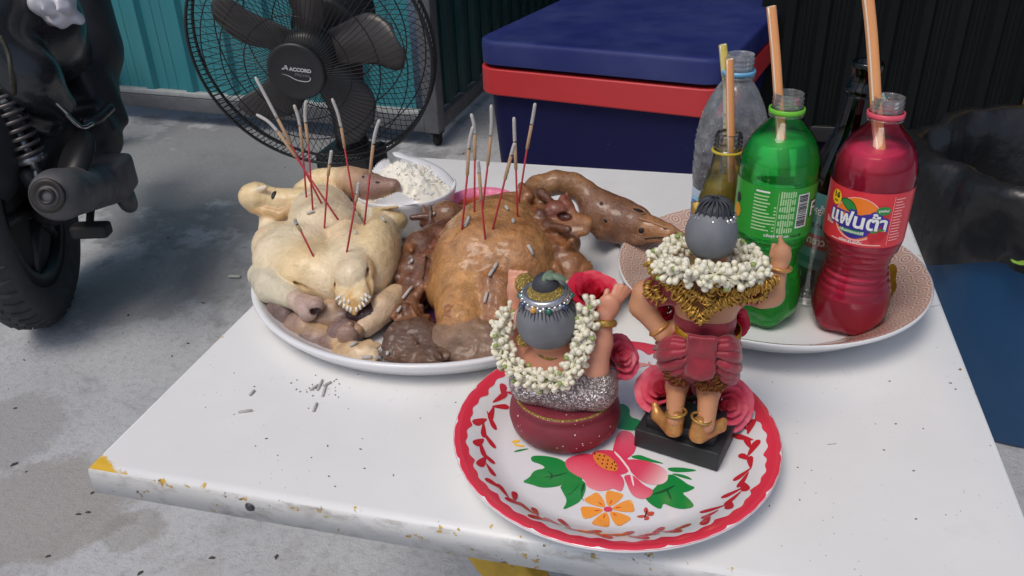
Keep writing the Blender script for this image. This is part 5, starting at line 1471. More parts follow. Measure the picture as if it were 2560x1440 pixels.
for f, tx in ((f1, -1), (f2, 1)):
    S = Soft(.8)
    heel = f + np.array([.005 if tx < 0 else -.002, -.001, .0])
    toe = heel + np.array([-.014 if tx < 0 else .016, .016, .0])
    S.cap(heel, toe, .0068, .0052, .004, (1, 1, 1)).cap(heel + [0, .001, .003], heel + [.001, .003, .010], .0072, .0070, .004, (1, 1, 1)).cap(toe, toe + [-.003 * -tx, .004, .008 if tx < 0 else .003], .0048, .003, .004, (1, 1, 1))
    S.box((f[0], f[1] + .006, .0310), (.04, .04, .0030), .0005, .002, (1, 1, 1), None, True)
    g, c_ = S.build(.0011)
    part('shoe', g, M_GSHOE, stand)
    part('anklet', ring(heel + [.001, .003, .016], .0078, .0011, (.2 * tx, .1, 1), 28, 6), M_GOLD, stand)
# trousers with side wings
def cloth(name, c0, c1, rough=.38):
    m, nt, b = nodes(name)
    w = nt.nodes.new('ShaderNodeTexWave'); w.inputs['Scale'].default_value = 380; w.inputs['Distortion'].default_value = 1
    co = nt.nodes.new('ShaderNodeTexCoord'); nt.links.new(co.outputs['Object'], w.inputs['Vector'])
    nt.links.new(mix(nt, ramp(nt, tex(nt, 90, 5), [(.3, 0.), (.75, 1.)]), c0, c1), b.inputs['Base Color'])
    b.inputs['Roughness'].default_value = rough; b.inputs['Sheen Weight'].default_value = .3
    bump(nt, b, w.outputs['Fac'], .25, .0005); bump(nt, b, tex(nt, 160, 5), .4, .0015)
    return m
M_RCL = cloth('red_satin', srgb(126, 22, 40), srgb(168, 38, 58))
S = Soft(.6)
S.ell(B(1752, 870, .0), (.0295, .0215, .028), .01, (1, 1, 1))
S.cap(B(1720, 890, .002), B(1698, 935, .004), .017, .0125, .01, (1, 1, 1)).cap(B(1785, 890, .0), B(1778, 940, .0), .017, .0135, .01, (1, 1, 1))
g, c_ = S.build(.0013, ((.0008, 130),))
tr = part('trousers', g, M_RCL, stand)
def wing(rows):
    """gathered cloth at the hip: separate folds running from the waist seam round to the outer edge"""
    gs = []
    for a, b, c, rad in rows:
        P = spline([B(*a), B(*b), B(*c)], 8)
        gs.append(tube(P, np.interp(np.linspace(0, 1, len(P)), [0, .3, .7, 1], [rad * .55, rad, rad * 1.05, rad * .35]), 14, flat=.85))
    V, F = join(*gs)
    return V + .0009 * np.column_stack([noise(V, 210, 41), noise(V, 210, 42), noise(V, 210, 43)]), F
part('hip_drape', wing([((1716, 852, -.019), (1676, 850, -.013), (1642, 858, .004), .0044), ((1718, 862, -.021), (1672, 864, -.015), (1636, 872, .004), .0050), ((1720, 876, -.022), (1670, 884, -.016), (1638, 890, .004), .0062), ((1722, 896, -.021), (1678, 908, -.014), (1646, 908, .004), .0066), ((1722, 914, -.019), (1686, 926, -.012), (1660, 926, .003), .0058), ((1718, 928, -.016), (1694, 940, -.009), (1676, 938, .002), .0046)]), M_RCL, tr)
part('hip_drape', wing([((1790, 854, -.019), (1826, 850, -.014), (1848, 862, .004), .0044), ((1790, 866, -.021), (1828, 866, -.016), (1850, 880, .003), .0052), ((1790, 882, -.022), (1828, 888, -.017), (1850, 900, .002), .0062), ((1790, 900, -.021), (1826, 912, -.016), (1847, 920, .002), .0068), ((1792, 918, -.019), (1824, 932, -.013), (1842, 940, .002), .0060), ((1798, 934, -.016), (1820, 948, -.010), (1836, 954, .002), .0046)]), M_RCL, tr)
S = Soft(.6)
S.box(B(1752, 892, -.022), (.0115, .0028, .021), .0025, .004, (1, 1, 1), rot('X', 8)).ell(B(1752, 925, -.024), (.011, .0035, .010), .004, (1, 1, 1))
g, c_ = S.build(.0010, ((.0005, 150),))
part('tail_cloth', g, M_RCL, tr)
part('tail_cloth', move(tube(spline([B(1742, 930, .0), B(1748, 960, .004), B(1752, 985, .006)], 5), [.007] * 9 + [.004] * 2, 10), (0, 0, 0)), M_RCL, tr)
# gold hem flaps on the legs
M_LACE = mat('gold_lace', srgb(150, 96, 44), .4, metal=.45, var=.7, vscale=700, bmp=1.0, bscale=900, bdist=.0015)
def frill(name, pts, r, mt, par, seed=0, dens=1.0, amp=.5):
    """gold braid: a soft core wound with small wire loops"""
    P = spline(pts, 10)
    gs = [tube(P, r * .55, 8)]
    seg = np.linalg.norm(np.diff(P, axis=0), axis=1).sum()
    n = int(seg / (r * .62) * dens)
    rs = random.Random(seed)
    tt = np.linspace(0, len(P) - 1.001, n)
    T = np.gradient(P, axis=0)
    for q in tt:
        i = int(q); f = q - i
        c = P[i] * (1 - f) + P[i + 1] * f
        d = T[i] / np.linalg.norm(T[i])
        gs.append(ring(c + np.array([rs.uniform(-1, 1), rs.uniform(-1, 1), rs.uniform(-1, 1)]) * r * .25, r * rs.uniform(.75, 1.1), r * .20, d + np.array([rs.uniform(-.5, .5), rs.uniform(-.5, .5), rs.uniform(-.5, .5)]), 10, 5))
    return part(name, join(*gs), mt, par)
M_GBR = mat('gold_braid', srgb(196, 152, 70), .34, metal=.55, var=.5, vscale=400)
frill('hem_lace', [B(1668, 928, -.010), B(1682, 948, -.012), B(1712, 958, -.010)], .0042, M_LACE, stand, 1)
frill('hem_lace', [B(1690, 905, -.016), B(1676, 925, -.014), B(1702, 945, -.014)], .0042, M_LACE, stand, 2)
frill('hem_lace', [B(1745, 955, -.014), B(1768, 966, -.014), B(1800, 968, -.010)], .0042, M_LACE, stand, 3)
frill('hem_lace', [B(1770, 915, -.018), B(1788, 945, -.015), B(1805, 962, -.008)], .0042, M_LACE, stand, 4)
# gold belt
bl_c = B(1768, 832, .0)
belt = part('belt', xf(lathe([(.0245, -.0075), (.0258, -.007), (.0262, 0), (.0258, .007), (.0245, .0075)], 48), frame((.05, -.10, 1)) @ np.diag([1.0, .78, 1]), bl_c), mat('belt_gold', srgb(178, 132, 28), .4, metal=.55, var=.3, vscale=300, bmp=.8, bscale=900, bdist=.001), stand)
part('belt_lace', ring(bl_c + [0, 0, -.0085], .0262, .0016, (.05, -.10, 1), 48, 6, 1.0, .78), mat('lace_pink', srgb(206, 150, 128), .5), belt)
# red sleeves and gold braid yoke
S = Soft(.6)
S.cap(B(1690, 712, .0), B(1640, 728, .003), .0140, .0125, .006, (1, 1, 1)).cap(B(1850, 712, .0), B(1898, 730, .004), .0138, .0118, .006, (1, 1, 1)).ell(B(1762, 800, .002), (.0243, .0168, .020), .008, (1, 1, 1)).ell(B(1768, 735, .004), (.029, .0165, .022), .01, (1, 1, 1)).ell(B(1768, 752, -.030), (.014, .02, .018), .004, (1, 1, 1), None, True)
g, c_ = S.build(.0013)
part('jacket', g, M_RCL, stand)
frill('braid', [B(1618, 658, -.010), B(1650, 690, -.016), B(1690, 735, -.019), B(1722, 775, -.021), B(1752, 802, -.022)], .0040, M_GBR, stand, 5)
frill('braid', [B(1640, 690, -.014), B(1690, 712, -.018), B(1735, 750, -.021)], .0040, M_GBR, stand, 6)
frill('braid', [B(1752, 802, -.022), B(1792, 770, -.021), B(1842, 742, -.019), B(1900, 715, -.014), B(1940, 700, -.006)], .0040, M_GBR, stand, 7)
frill('braid', [B(1630, 680, -.012), B(1668, 712, -.017), B(1712, 752, -.020), B(1750, 786, -.022)], .0034, M_GBR, stand, 15)
frill('braid', [B(1752, 788, -.022), B(1800, 752, -.020), B(1850, 734, -.018), B(1925, 712, -.009)], .0034, M_GBR, stand, 16)
frill('braid', [B(1800, 728, -.021), B(1850, 726, -.018), B(1905, 722, -.012)], .0036, M_GBR, stand, 8)
frill('braid', [B(1705, 705, -.02), B(1740, 735, -.022), B(1770, 755, -.023)], .0036, M_GBR, stand, 9)
frill('braid', [B(1770, 755, -.023), B(1775, 735, -.023), B(1790, 712, -.022)], .0040, M_GBR, stand, 14)
frill('sleeve_braid', [B(1622, 705, -.004), B(1618, 730, -.008), B(1645, 752, -.010)], .0038, M_GBR, stand, 10)
frill('sleeve_braid', [B(1640, 722, -.012), B(1648, 742, -.012), B(1665, 752, -.012)], .0036, M_GBR, stand, 11)
frill('sleeve_braid', [B(1915, 722, -.008), B(1908, 742, -.010), B(1880, 752, -.012)], .0036, M_GBR, stand, 12)
frill('sleeve_braid', [B(1880, 748, -.014), B(1850, 752, -.016), B(1825, 758, -.018)], .0036, M_GBR, stand, 13)
part('bracelet', ring(B(1950, 668, .010), .0074, .0018, (.1, .1, 1), 28, 6), M_GSHOE, stand)
part('bracelet', ring(B(1648, 822, -.003), .0078, .0018, B(1655, 832, -.004) - B(1605, 765, .002), 28, 6), M_GSHOE, stand)
S = Soft(.6)
S.ell(hd2 + [0, -.002, .0015], (.0192, .0192, .0212), .004, (1, 1, 1)).ell(hd2 + [.004, .029, -.006], (.05, .020, .05), .004, (1, 1, 1), None, True).ell(hd2 + [0, 0, -.034], (.05, .05, .018), .006, (1, 1, 1), None, True)
g, c_ = S.build(.0012)
part('hair', g, M_HAIR, stand)
kk = B(1786, 526, .0)
part('top_knot', ball(kk + [0, 0, .0005], (.0128, .0120, .0080), 20, 12), M_KNOT, stand)
part('knot_band', join(*[ball(kk + [.0142 * math.cos(t), .0138 * math.sin(t), -.0050 + .001 * math.sin(7 * t)], .0024, 7, 5) for t in np.linspace(0, 2 * math.pi, 24, endpoint=False)]), M_SILVER, stand)
part('knot_ridges', join(*[tube(spline([kk + [.0137 * math.cos(t), .0127 * math.sin(t), -.002], kk + [.0105 * math.cos(t), .0098 * math.sin(t), .0068], kk + [.003 * math.cos(t), .003 * math.sin(t), .0098]], 4), .0010, 5) for t in np.linspace(0, 2 * math.pi, 18, endpoint=False)]), M_KNOT, stand)
part('hair_pin', join(ball(B(1742, 522, .0), (.0042, .004, .006), 12, 8), ball(B(1738, 512, .0), .0026, 8, 6)), M_GOLD, stand)

# ---- garlands of jasmine buds
M_JAS = mat('jasmine', (.82, .78, .62), .5, var=.06, vscale=120, sss=.35, sssr=(.004, .004, .002))
M_CALYX = mat('calyx', srgb(150, 166, 96), .6, var=.3, vscale=300)
def petal_geo(l, w):
    return lathe([(.0002, 0), (w * .35, l * .15), (w * .42, l * .45), (w * .85, l * .68), (w, l * .82), (w * .75, l * .95), (.0002, l)], 8)
def blossom_mesh(seed):
    rs = random.Random(seed)
    gs = []
    n = rs.choice((4, 5, 5, 6))
    for k in range(n):
        t = 2 * math.pi * k / n + rs.uniform(-.2, .2)
        el = rs.uniform(1.0, 1.42)
        d = np.array([math.cos(t) * math.sin(el), math.sin(t) * math.sin(el), math.cos(el)])
        gs.append(xf(petal_geo(rs.uniform(.0095, .0125), rs.uniform(.0022, .0029)), frame(d)))
    return mesh('blossom', join(*gs), M_JAS)
BLM = [blossom_mesh(s) for s in range(6)]
CALM = mesh('calyx', ball((0, 0, 0), (.0022, .0022, .0018), 8, 6), M_CALYX)
def garland(name, label, path, radius, rows, step, ref, ground, squash=1.0, seed=1):
    P = spline(path, 12)
    g = thing(name, label, 'garland', ground)
    part('thread', tube(P, .0012, 6), M_CALYX, g)
    rs = random.Random(seed)
    T = np.gradient(P, axis=0)
    seg = np.r_[0, np.cumsum(np.linalg.norm(np.diff(P, axis=0), axis=1))]
    n = int(seg[-1] / step)
    b = np.array(base_of(g))
    for i in range(n):
        s = seg[-1] * (i + .5) / n
        k = min(int(np.searchsorted(seg, s)), len(P) - 1)
        c = P[k]; d = T[k] / np.linalg.norm(T[k])
        M = frame(d, ref)
        for r in range(rows):
            a = 2 * math.pi * (r + .5 * (i % 2)) / rows + rs.uniform(-.3, .3)
            out = M @ np.array([math.cos(a), math.sin(a) * squash, rs.uniform(-.35, .35)])
            o = link('blossom', rs.choice(BLM), g)
            R_ = frame(out, d)
            ss = rs.uniform(.85, 1.12)
            o.matrix_local = Matrix.Translation(Vector(c + out * radius * .25 - b)) @ Matrix(R_.tolist()).to_4x4() @ Matrix.Rotation(rs.random() * 6.28, 4, 'Z') @ Matrix.Scale(ss, 4)
            if rs.random() < .3:
                o2 = link('calyx', CALM, g)
                o2.location = Vector(c + out * (radius * .25 + .0085) + d * rs.uniform(-.003, .003) - b)
    return g
garland('jasmine_garland', 'white jasmine garland hanging round the neck of the seated figurine',
        [A(1285, 775, .012), A(1262, 800, .006), A(1252, 835, .002), A(1262, 885, -.010), A(1300, 930, -.020), A(1350, 950, -.027), A(1395, 952, -.029), A(1430, 925, -.025), A(1448, 885, -.018), A(1462, 840, -.008), A(1468, 800, .0), A(1472, 760, .006)], .0050, 3, .0078, (0, -1, 0), (sx, sy_ - .02, .06), seed=3)
pts = []
gc_ = B(1772, 655, .0)
for t in np.linspace(0, 2 * math.pi, 15)[:-1]:
    pts.append(gc_ + np.array([.0365 * math.cos(t - 1.57), .025 * math.sin(t - 1.57), .0025 * math.cos(2 * t) - .004 * math.sin(t - 1.57) * 0]))
pts.append(pts[0])
garland('jasmine_garland', 'white jasmine garland resting on the shoulders of the standing figurine', pts, .0050, 4, .0075, (0, 0, 1), (gc_[0], gc_[1], gc_[2] - .01), seed=5)

# ---- roses
def rose_mat(name, c0, c1):
    m, nt, b = nodes(name)
    nt.links.new(mix(nt, ramp(nt, tex(nt, 90, 5), [(.3, 0.), (.75, 1.)]), c0, c1), b.inputs['Base Color'])
    b.inputs['Roughness'].default_value = .5; b.inputs['Subsurface Weight'].default_value = .3; b.inputs['Subsurface Radius'].default_value = (.006, .001, .001)
    bump(nt, b, tex(nt, 250, 4, stretch=(1, 1, .3)), .25, .001)
    return m
M_ROSE = rose_mat('rose_red', srgb(204, 30, 62), srgb(226, 56, 84))
M_ROSEP = rose_mat('rose_pink', srgb(218, 62, 96), srgb(240, 124, 140))
M_GLEAF = mat('rose_leaf', srgb(52, 96, 48), .5, var=.3, vscale=150)
def petal_mesh(r, h, curl, rs):
    V, F, nu, nv = [], [], 9, 7
    for j in range(nv):
        v = j / (nv - 1)
        for i in range(nu):
            u = i / (nu - 1) * 2 - 1
            wv = u * (.35 + .65 * math.sin(min(1, v * 1.15) * math.pi * .55)) * 1.15
            rr_ = r * (.35 + .65 * v ** .7) + curl * max(0, v - .6) ** 2 * 4
            z = h * (v - .10 * u * u * v) + .0008 * math.sin(7 * u + rs) * v
            V.append((rr_ * math.cos(wv), rr_ * math.sin(wv), z))
    for j in range(nv - 1):
        for i in range(nu - 1): F.append((j * nu + i, j * nu + i + 1, (j + 1) * nu + i + 1, (j + 1) * nu + i))
    V = np.array(V)
    n = len(V)
    V2 = V * np.array([.965, .965, 1])
    return np.vstack([V, V2]), F + [tuple(q + n for q in f[::-1]) for f in F]
def rose(label, c, axis, size, m, seed, leaves=2):
    rs = random.Random(seed)
    c = np.asarray(c, float)
    t = thing('rose', label, 'rose', c, 'roses on the flower tray')
    R_ = frame(axis)
    k = 0
    for ring_, (n, r, h, cu) in enumerate(((3, .0035, .0135, 0), (4, .006, .0135, .0015), (5, .009, .0125, .004), (5, .0115, .0105, .008))):
        for q in range(n):
            a = 360 * q / n + 37 * ring_ + rs.uniform(-8, 8)
            g = petal_mesh(r, h * rs.uniform(.92, 1.05), cu, rs.random() * 6)
            part('petal', xf(g, R_ @ rot('Z', a) * size, c), m, t)
    e_ = np.array([c[0] + rs.uniform(-.004, .004), c[1] + .012, .0075])
    part('stem', tube(spline([c, c - R_[:, 2] * .008, (c + e_) / 2 + [0, .006, -.004], e_], 6), .0014, 6), M_GLEAF, t)
    for q in range(leaves):
        a = rs.uniform(0, 360)
        g = plate(smooth_poly([(0, 0), (.006, .0035), (.013, .002), (.019, 0), (.012, -.0025), (.005, -.003)]), .0005)
        part('leaf', xf(g, R_ @ rot('Z', a) @ rot('Y', 25) * size, c), M_GLEAF, t)
    return t
rose('red rose behind the raised hand of the seated figurine', A(1478, 752, .040), (.15, -.25, 1), 1.35, M_ROSE, 1)
rose('pink rose at the right elbow of the seated figurine', A(1528, 900, .032), (.7, -.35, .6), 1.25, M_ROSEP, 2)
rose('pink rose left of the legs of the standing figurine', B(1664, 985, .022), (-.3, -.5, .7), 1.4, M_ROSEP, 3)
rose('pink rose lying between and behind the standing figurine legs', B(1725, 1005, .034), (.1, -.5, .8), 1.3, M_ROSE, 4, 1)
rose('large pink rose right of the legs of the standing figurine', B(1800, 1008, .022), (.35, -.6, .4), 1.45, M_ROSEP, 5)
rose('small pink rose seen under the left arm of the standing figurine', B(1672, 775, .030), (-.4, -.7, .5), .8, M_ROSE, 6, 0)
rose('small pink rose at the right waist of the standing figurine', B(1830, 805, .020), (.6, -.5, .4), .75, M_ROSE, 7, 0)
# ================================================================== BOTTLES
def clear(name, tint=(1, 1, 1), rough=.03, fres=1.45, base=.06, haze=.0):
    """thin clear wall: light passes straight through, the surface only adds its reflection"""
    m = bpy.data.materials.new(name); m.use_nodes = True
    nt = m.node_tree; nt.nodes.clear()
    o = nt.nodes.new('ShaderNodeOutputMaterial'); mx = nt.nodes.new('ShaderNodeMixShader')
    tr = nt.nodes.new('ShaderNodeBsdfTransparent'); gl = nt.nodes.new('ShaderNodeBsdfGlossy')
    fr = nt.nodes.new('ShaderNodeFresnel'); fr.inputs['IOR'].default_value = fres
    tr.inputs['Color'].default_value = (*tint, 1); gl.inputs['Roughness'].default_value = rough
    f = math_(nt, 'ADD', fr.outputs[0], base)
    nt.links.new(f, mx.inputs[0]); nt.links.new(tr.outputs[0], mx.inputs[1]); nt.links.new(gl.outputs[0], mx.inputs[2]); nt.links.new(mx.outputs[0], o.inputs['Surface'])
    if haze:
        d1, d2, m1, m2 = nt.nodes.new('ShaderNodeBsdfTranslucent'), nt.nodes.new('ShaderNodeBsdfDiffuse'), nt.nodes.new('ShaderNodeMixShader'), nt.nodes.new('ShaderNodeMixShader')
        d1.inputs['Color'].default_value = d2.inputs['Color'].default_value = (.9, .9, .9, 1)
        nt.links.new(d1.outputs[0], m1.inputs[1]); nt.links.new(d2.outputs[0], m1.inputs[2])
        m2.inputs[0].default_value = haze
        nt.links.new(mx.outputs[0], m2.inputs[1]); nt.links.new(m1.outputs[0], m2.inputs[2]); nt.links.new(m2.outputs[0], o.inputs['Surface'])
    return m
M_PET = clear('clear_pet', (.98, .985, .985), .02, 1.45, .05, .10)
M_BODYW = clear('clear_pet_body', (.985, .99, .99), .02, 1.42, .0, .0)
M_GLASS = clear('clear_glass', (.95, .96, .95), .02, 1.5, .03, .02)
def liquid(name, c, ior=1.33, cloud=.0, body=None):
    """tinted drink; cloud is the share of light it scatters back itself"""
    m, nt, b = nodes(name)
    b.inputs['Base Color'].default_value = (*c, 1); b.inputs['Transmission Weight'].default_value = 1 - cloud
    b.inputs['Roughness'].default_value = .0; b.inputs['IOR'].default_value = ior
    if cloud:
        b.inputs['Subsurface Weight'].default_value = 1.0
        b.inputs['Subsurface Radius'].default_value = (.02, .02, .02)
    return m
def curve_r(prof):
    P = spline([(r, z, 0) for r, z in prof], 6)
    return [(max(0, p[0]), p[1]) for p in P]
def put(g, base, lean=(0, 0)):
    M = frame((lean[0], lean[1], 1))
    return xf(g, M, base)
# contour soda bottle: base to collar, then neck with thread
SODA = curve_r([(.020, .0015), (.0285, .0025), (.0345, .012), (.0365, .028), (.0360, .042), (.0320, .058), (.0290, .070), (.0298, .082), (.0345, .094), (.0365, .102)]) + curve_r([(.0365, .1022), (.0367, .118), (.0367, .140), (.0367, .158)]) + curve_r([(.0366, .1585), (.0365, .170), (.0340, .182), (.0275, .196), (.0190, .206), (.0140, .2115), (.0130, .2145)])
NECK = [(.0130, .2145), (.0158, .2152), (.0158, .2172), (.0130, .2180), (.0128, .222)]
for q in range(3): NECK += [(.0128, .2225 + q * .0036), (.0140, .2235 + q * .0036), (.0140, .2243 + q * .0036), (.0128, .2253 + q * .0036)]
NECK += [(.0132, .2345), (.0134, .2356), (.0122, .2360), (.0116, .2350), (.0114, .216)]
def petal_base(t, z):
    k = max(0, 1 - z / .022)
    return 1 + .10 * k * (math.cos(5 * t) - .3)
def ripple(r, z): return r + (.0007 * math.sin(z * 900) if .044 < z < .098 else 0)
def label_r(prof): 
    zs, rs = [z for r, z in prof], [r for r, z in prof]
    return lambda z: np.interp(z, zs, rs)
class Wrap:
    """prints wrapped round a bottle: plan x runs round the wall, y is height"""
    def __init__(s, base, rf, face, parent, lean=(0, 0)): s.b, s.rf, s.f, s.p, s.M = np.asarray(base, float), rf, face, parent, frame((lean[0], lean[1], 1))
    def add(s, name, g, m, x=0, z=0, lift=.0006, deg=0, par=None, scale=(1, 1)):
        V = np.asarray(g[0], float) * [scale[0], scale[1], 1]
        if deg: V = V @ rot('Z', deg).T
        X, Zz = V[:, 0] + x, V[:, 1] + z
        r = s.rf(Zz) + lift
        a = s.f + X / .0367
        W = np.column_stack([r * np.cos(a), r * np.sin(a), Zz]) @ s.M.T + s.b
        return part(name, (W, g[1]), m, par or s.p, smooth=False)
    def patch(s, name, a0, a1, z0, z1, m, lift=.0003, nz=8, na=40, slant=0):
        V, F = [], []
        for i in range(na + 1):
            a = s.f + a0 + (a1 - a0) * i / na
            for j in range(nz + 1):
                z = z0 + (z1 - z0) * j / nz + slant * (a - s.f)
                r = float(s.rf(z)) + lift
                V.append((r * math.cos(a), r * math.sin(a), z))
        F = [(i * (nz + 1) + j, (i + 1) * (nz + 1) + j, (i + 1) * (nz + 1) + j + 1, i * (nz + 1) + j + 1) for i in range(na) for j in range(nz)]
        return part(name, (np.array(V) @ s.M.T + s.b, F), m, s.p)
def rect(w, h): return fill([(-w / 2, -h / 2), (w / 2, -h / 2), (w / 2, h / 2), (-w / 2, h / 2)], .004)
def disc(rx, ry, n=24): return fill([(rx * math.cos(t), ry * math.sin(t)) for t in np.linspace(0, 2 * math.pi, n, endpoint=False)], .004)
def soda(name, label, base, liq_m, band_m, fill_z, lean=(0, 0)):
    t = thing(name, label, 'bottle', base)
    shell = [(ripple(r, z), z) for r, z in SODA] + NECK
    part('bottle_wall', put(lathe([(0, .004), (.012, .0035)] + shell[:-len(NECK)], 72, wob=petal_base), base, lean), M_BODYW, t)
    part('threaded_neck', put(lathe(NECK, 56), base, lean), M_PET, t)
    inner = [(0, .0055), (.012, .005)] + [(r - .0009, z + (.0015 if z < .01 else 0)) for r, z in SODA if z < fill_z]
    rt = label_r(SODA)(fill_z) - .0009
    inner += [(rt, fill_z), (rt * .6, fill_z - .0002), (0, fill_z - .0002)]
    part('drink', put(lathe([(ripple(r, z), z) for r, z in inner], 72, wob=petal_base), base, lean), liq_m, t)
    part('cap_ring', put(lathe([(.0150, .2178), (.0160, .2178), (.0163, .2195), (.0162, .2222), (.0152, .2226), (.0145, .2215)], 40), base, lean), band_m, t)
    return t
ang = lambda p: math.atan2(CAM[1] - p[1], CAM[0] - p[0])
def straw(label, pts, m1, m2, r=.0031, stripes=True):
    P = spline([np.asarray(p, float) for p in pts], 6)
    t = thing('straw', label, 'straw', P[-1])
    part('tube', tube(P, r, 16, cap=False), m1, t)
    part('inside', tube(P, r * .86, 16, cap=False), m2, t)
    if stripes:
        T = P[1] - P[0]; T /= np.linalg.norm(T)
        M = frame(T, (1, 0, 0))
        for a in (-.9, 2.2):
            off = M @ np.array([math.cos(a), math.sin(a), 0]) * r * 1.0
            part('stripe', tube(P + off * .93, r * .2, 6, cap=True), m2, t)
    return t
M_STR = mat('orange_straw', (.88, .40, .16), .35, sss=.2, sssr=(.004, .002, .001))
M_STRW = mat('pale_straw', (.92, .74, .58), .35)
M_STRY = mat('yellow_straw', (.82, .66, .16), .35)

# ---- green
gb = np.array([.5560, .344, .0107])
gt = soda('green_soda_bottle', 'clear bottle of green soda with a green paper label and green ring', gb, liquid('green_drink', (.05, .85, .14), 1.3, .38), mat('green_ring', (.16, .52, .04), .35), .193)
wg = Wrap(gb, label_r(SODA), ang(gb) + .05, gt)
M_GLAB = mat('green_label', srgb(42, 158, 52), .3, var=.08, vscale=60)
M_WHP = mat('white_print', (.82, .84, .80), .4)
M_PALEG = mat('pale_green_print', srgb(176, 220, 160), .4)
M_BLKP = mat('black_print', (.012, .012, .014), .4)
wg.patch('paper_label', -1.75, 1.75, .1045, .157, M_GLAB)
rs = random.Random(4)
wg.add('print_line', rect(.013, .0018), M_WHP, -.013, .1525)
for k in range(11):
    z = .1482 - k * .0034
    w = rs.uniform(.012, .021)
    wg.add('print_line', rect(w, .0014), M_PALEG, -.021 + w / 2 - .0 , z)
    if k > 2: wg.add('print_line', rect(.0022, .0014), M_PALEG, -.0005, z)
wg.add('print_rule', rect(.0004, .045), M_PALEG, .0015, .1305)
for k in range(7):
    for q in range(6):
        h = rs.uniform(.004, .0075)
        wg.add('print_line', rect(.0014, h), M_PALEG, .0040 + k * .0021, .1150 + q * .0072)
bx = .0262
wg.add('barcode_panel', rect(.0125, .034), M_WHP, bx, .1335)
z = .1185
while z < .149:
    h = rs.choice((.0004, .0006, .0010, .0013))
    wg.add('barcode_bar', rect(.0098, h), M_BLKP, bx - .0004, z + h / 2, .0009)
    z += h + rs.choice((.0005, .0008, .0011))
wg.add('lettering', text('แจ้งสุข 450 มล.', .0038, .0001, .004), M_WHP, .004, .1090)
wg.add('lettering', text('14.5.170', .0034, .0001, .004), M_BLKP, .0225, .1085)
wg.add('lettering', text('F', .022, .001, .004), M_BLKP, .0405, .132)
wg.add('lettering', text('F', .021, .0002, .004), M_WHP, .0405, .132, .0009)
wg.add('printed_badge', disc(.006, .007), mat('orange_badge', (.75, .33, .02), .4), -.0420, .125)
wg.add('printed_badge', disc(.004, .005), M_BLKP, -.0415, .138)
straw('orange striped straw standing in the green soda bottle', [Y(1928, 16, .352), Y(1940, 150, .349), Y(1952, 330, .344), Y(1958, 400, .340), gb + [.004, -.002, .16]], M_STR, M_STRW, .0043)

# ---- red
rb = np.array([.6405, .344, .0107])
rt_ = soda('red_soda_bottle', 'clear bottle of red soda with a red printed label and pink ring', rb, liquid('red_drink', (1.0, .055, .15), 1.33, .62), mat('pink_ring', (.72, .09, .14), .35), .189)
wr = Wrap(rb, label_r(SODA), ang(rb) - .10, rt_)
M_RLAB = mat('red_label', srgb(226, 56, 66), .3, var=.06, vscale=60)
lab = wr.patch('printed_label', -1.6, 1.6, .1045, .158, M_RLAB)
M_ORP = mat('orange_print', srgb(244, 130, 40), .35); M_BLP = mat('blue_print', srgb(58, 44, 150), .35); M_LFP = mat('leaf_print', srgb(48, 140, 62), .35)
M_YLP = mat('yellow_print', srgb(250, 205, 40), .35); M_STP = mat('berry_print', srgb(196, 30, 44), .35); M_PKP = mat('pink_print', srgb(248, 190, 184), .4); M_DLF = mat('dark_leaf_print', srgb(26, 90, 44), .35)
ax = -.0035
wr.add('printed_rim', disc(.0215, .0215), M_PKP, ax, .1312, .0005, par=lab)
wr.add('printed_fruit', disc(.0205, .0205), M_ORP, ax, .1315, .0006, par=lab)
wr.add('printed_patch', fill(smooth_poly([(-.021, .004), (-.012, -.001), (.0, .0035), (.012, .008), (.0225, .006), (.022, -.004), (.016, -.012), (.004, -.019), (-.004, -.0195), (-.012, -.015), (-.018, -.007)]), .004), M_BLP, ax, .1312, .0008, par=lab)
wr.add('printed_leaf', fill(smooth_poly([(-.018, .0125), (-.012, .0148), (-.005, .0125), (-.001, .006), (.0005, .0), (-.006, .0012), (-.012, .005), (-.016, .009)]), .004), M_DLF, ax, .1350, .0009, par=lab)
wr.add('printed_leaf', fill(smooth_poly([(-.0165, .0118), (-.011, .0135), (-.005, .0112), (-.0015, .005), (-.0012, .001), (-.006, .0025), (-.0115, .006), (-.015, .009)]), .004), M_LFP, ax, .1350, .0010, par=lab)
wr.add('lettering', text('แฟนต้า', .0165, .0019, .003), M_BLP, ax + .0005, .1292, .0011, -3, lab, (1.12, 1.15))
wr.add('lettering', text('แฟนต้า', .0165, .0005, .003), M_WHP, ax + .0005, .1292, .0013, -3, lab, (1.12, 1.15))
wr.add('printed_strip', rect(.021, .0042), M_LFP, ax - .003, .1185, .0011, -2, lab)
wr.add('lettering', text('กลิ่นสตรอเบอร์รี่', .0034, .0001, .004), M_WHP, ax - .003, .1185, .0013, -2, lab)
wr.add('printed_badge', disc(.0056, .0072), M_YLP, -.0265, .1465, .0007, par=lab)
wr.add('lettering', text('16', .0072, .0003, .004), M_BLKP, -.0265, .1488, .0009, par=lab)
wr.add('lettering', text('บาท', .0030, .0001, .004), M_BLKP, -.0265, .1432, .0009, par=lab)
wr.add('printed_badge', disc(.0062, .0042), M_LFP, .0178, .1420, .0012, par=lab)
wr.add('lettering', text('สูตรใหม่', .0028, .0001, .004), M_WHP, .0178, .1420, .0014, par=lab)
for dx, dz in ((.0125, .1165), (.0185, .1185)):
    wr.add('printed_berry', fill(smooth_poly([(-.0052, .003), (0, .0048), (.0052, .003), (.0036, -.004), (0, -.0068), (-.0036, -.004)]), .004), M_STP, dx, dz, .0013, par=lab)
    wr.add('printed_leaf', disc(.003, .0011), M_LFP, dx, dz + .0046, .0015, par=lab)
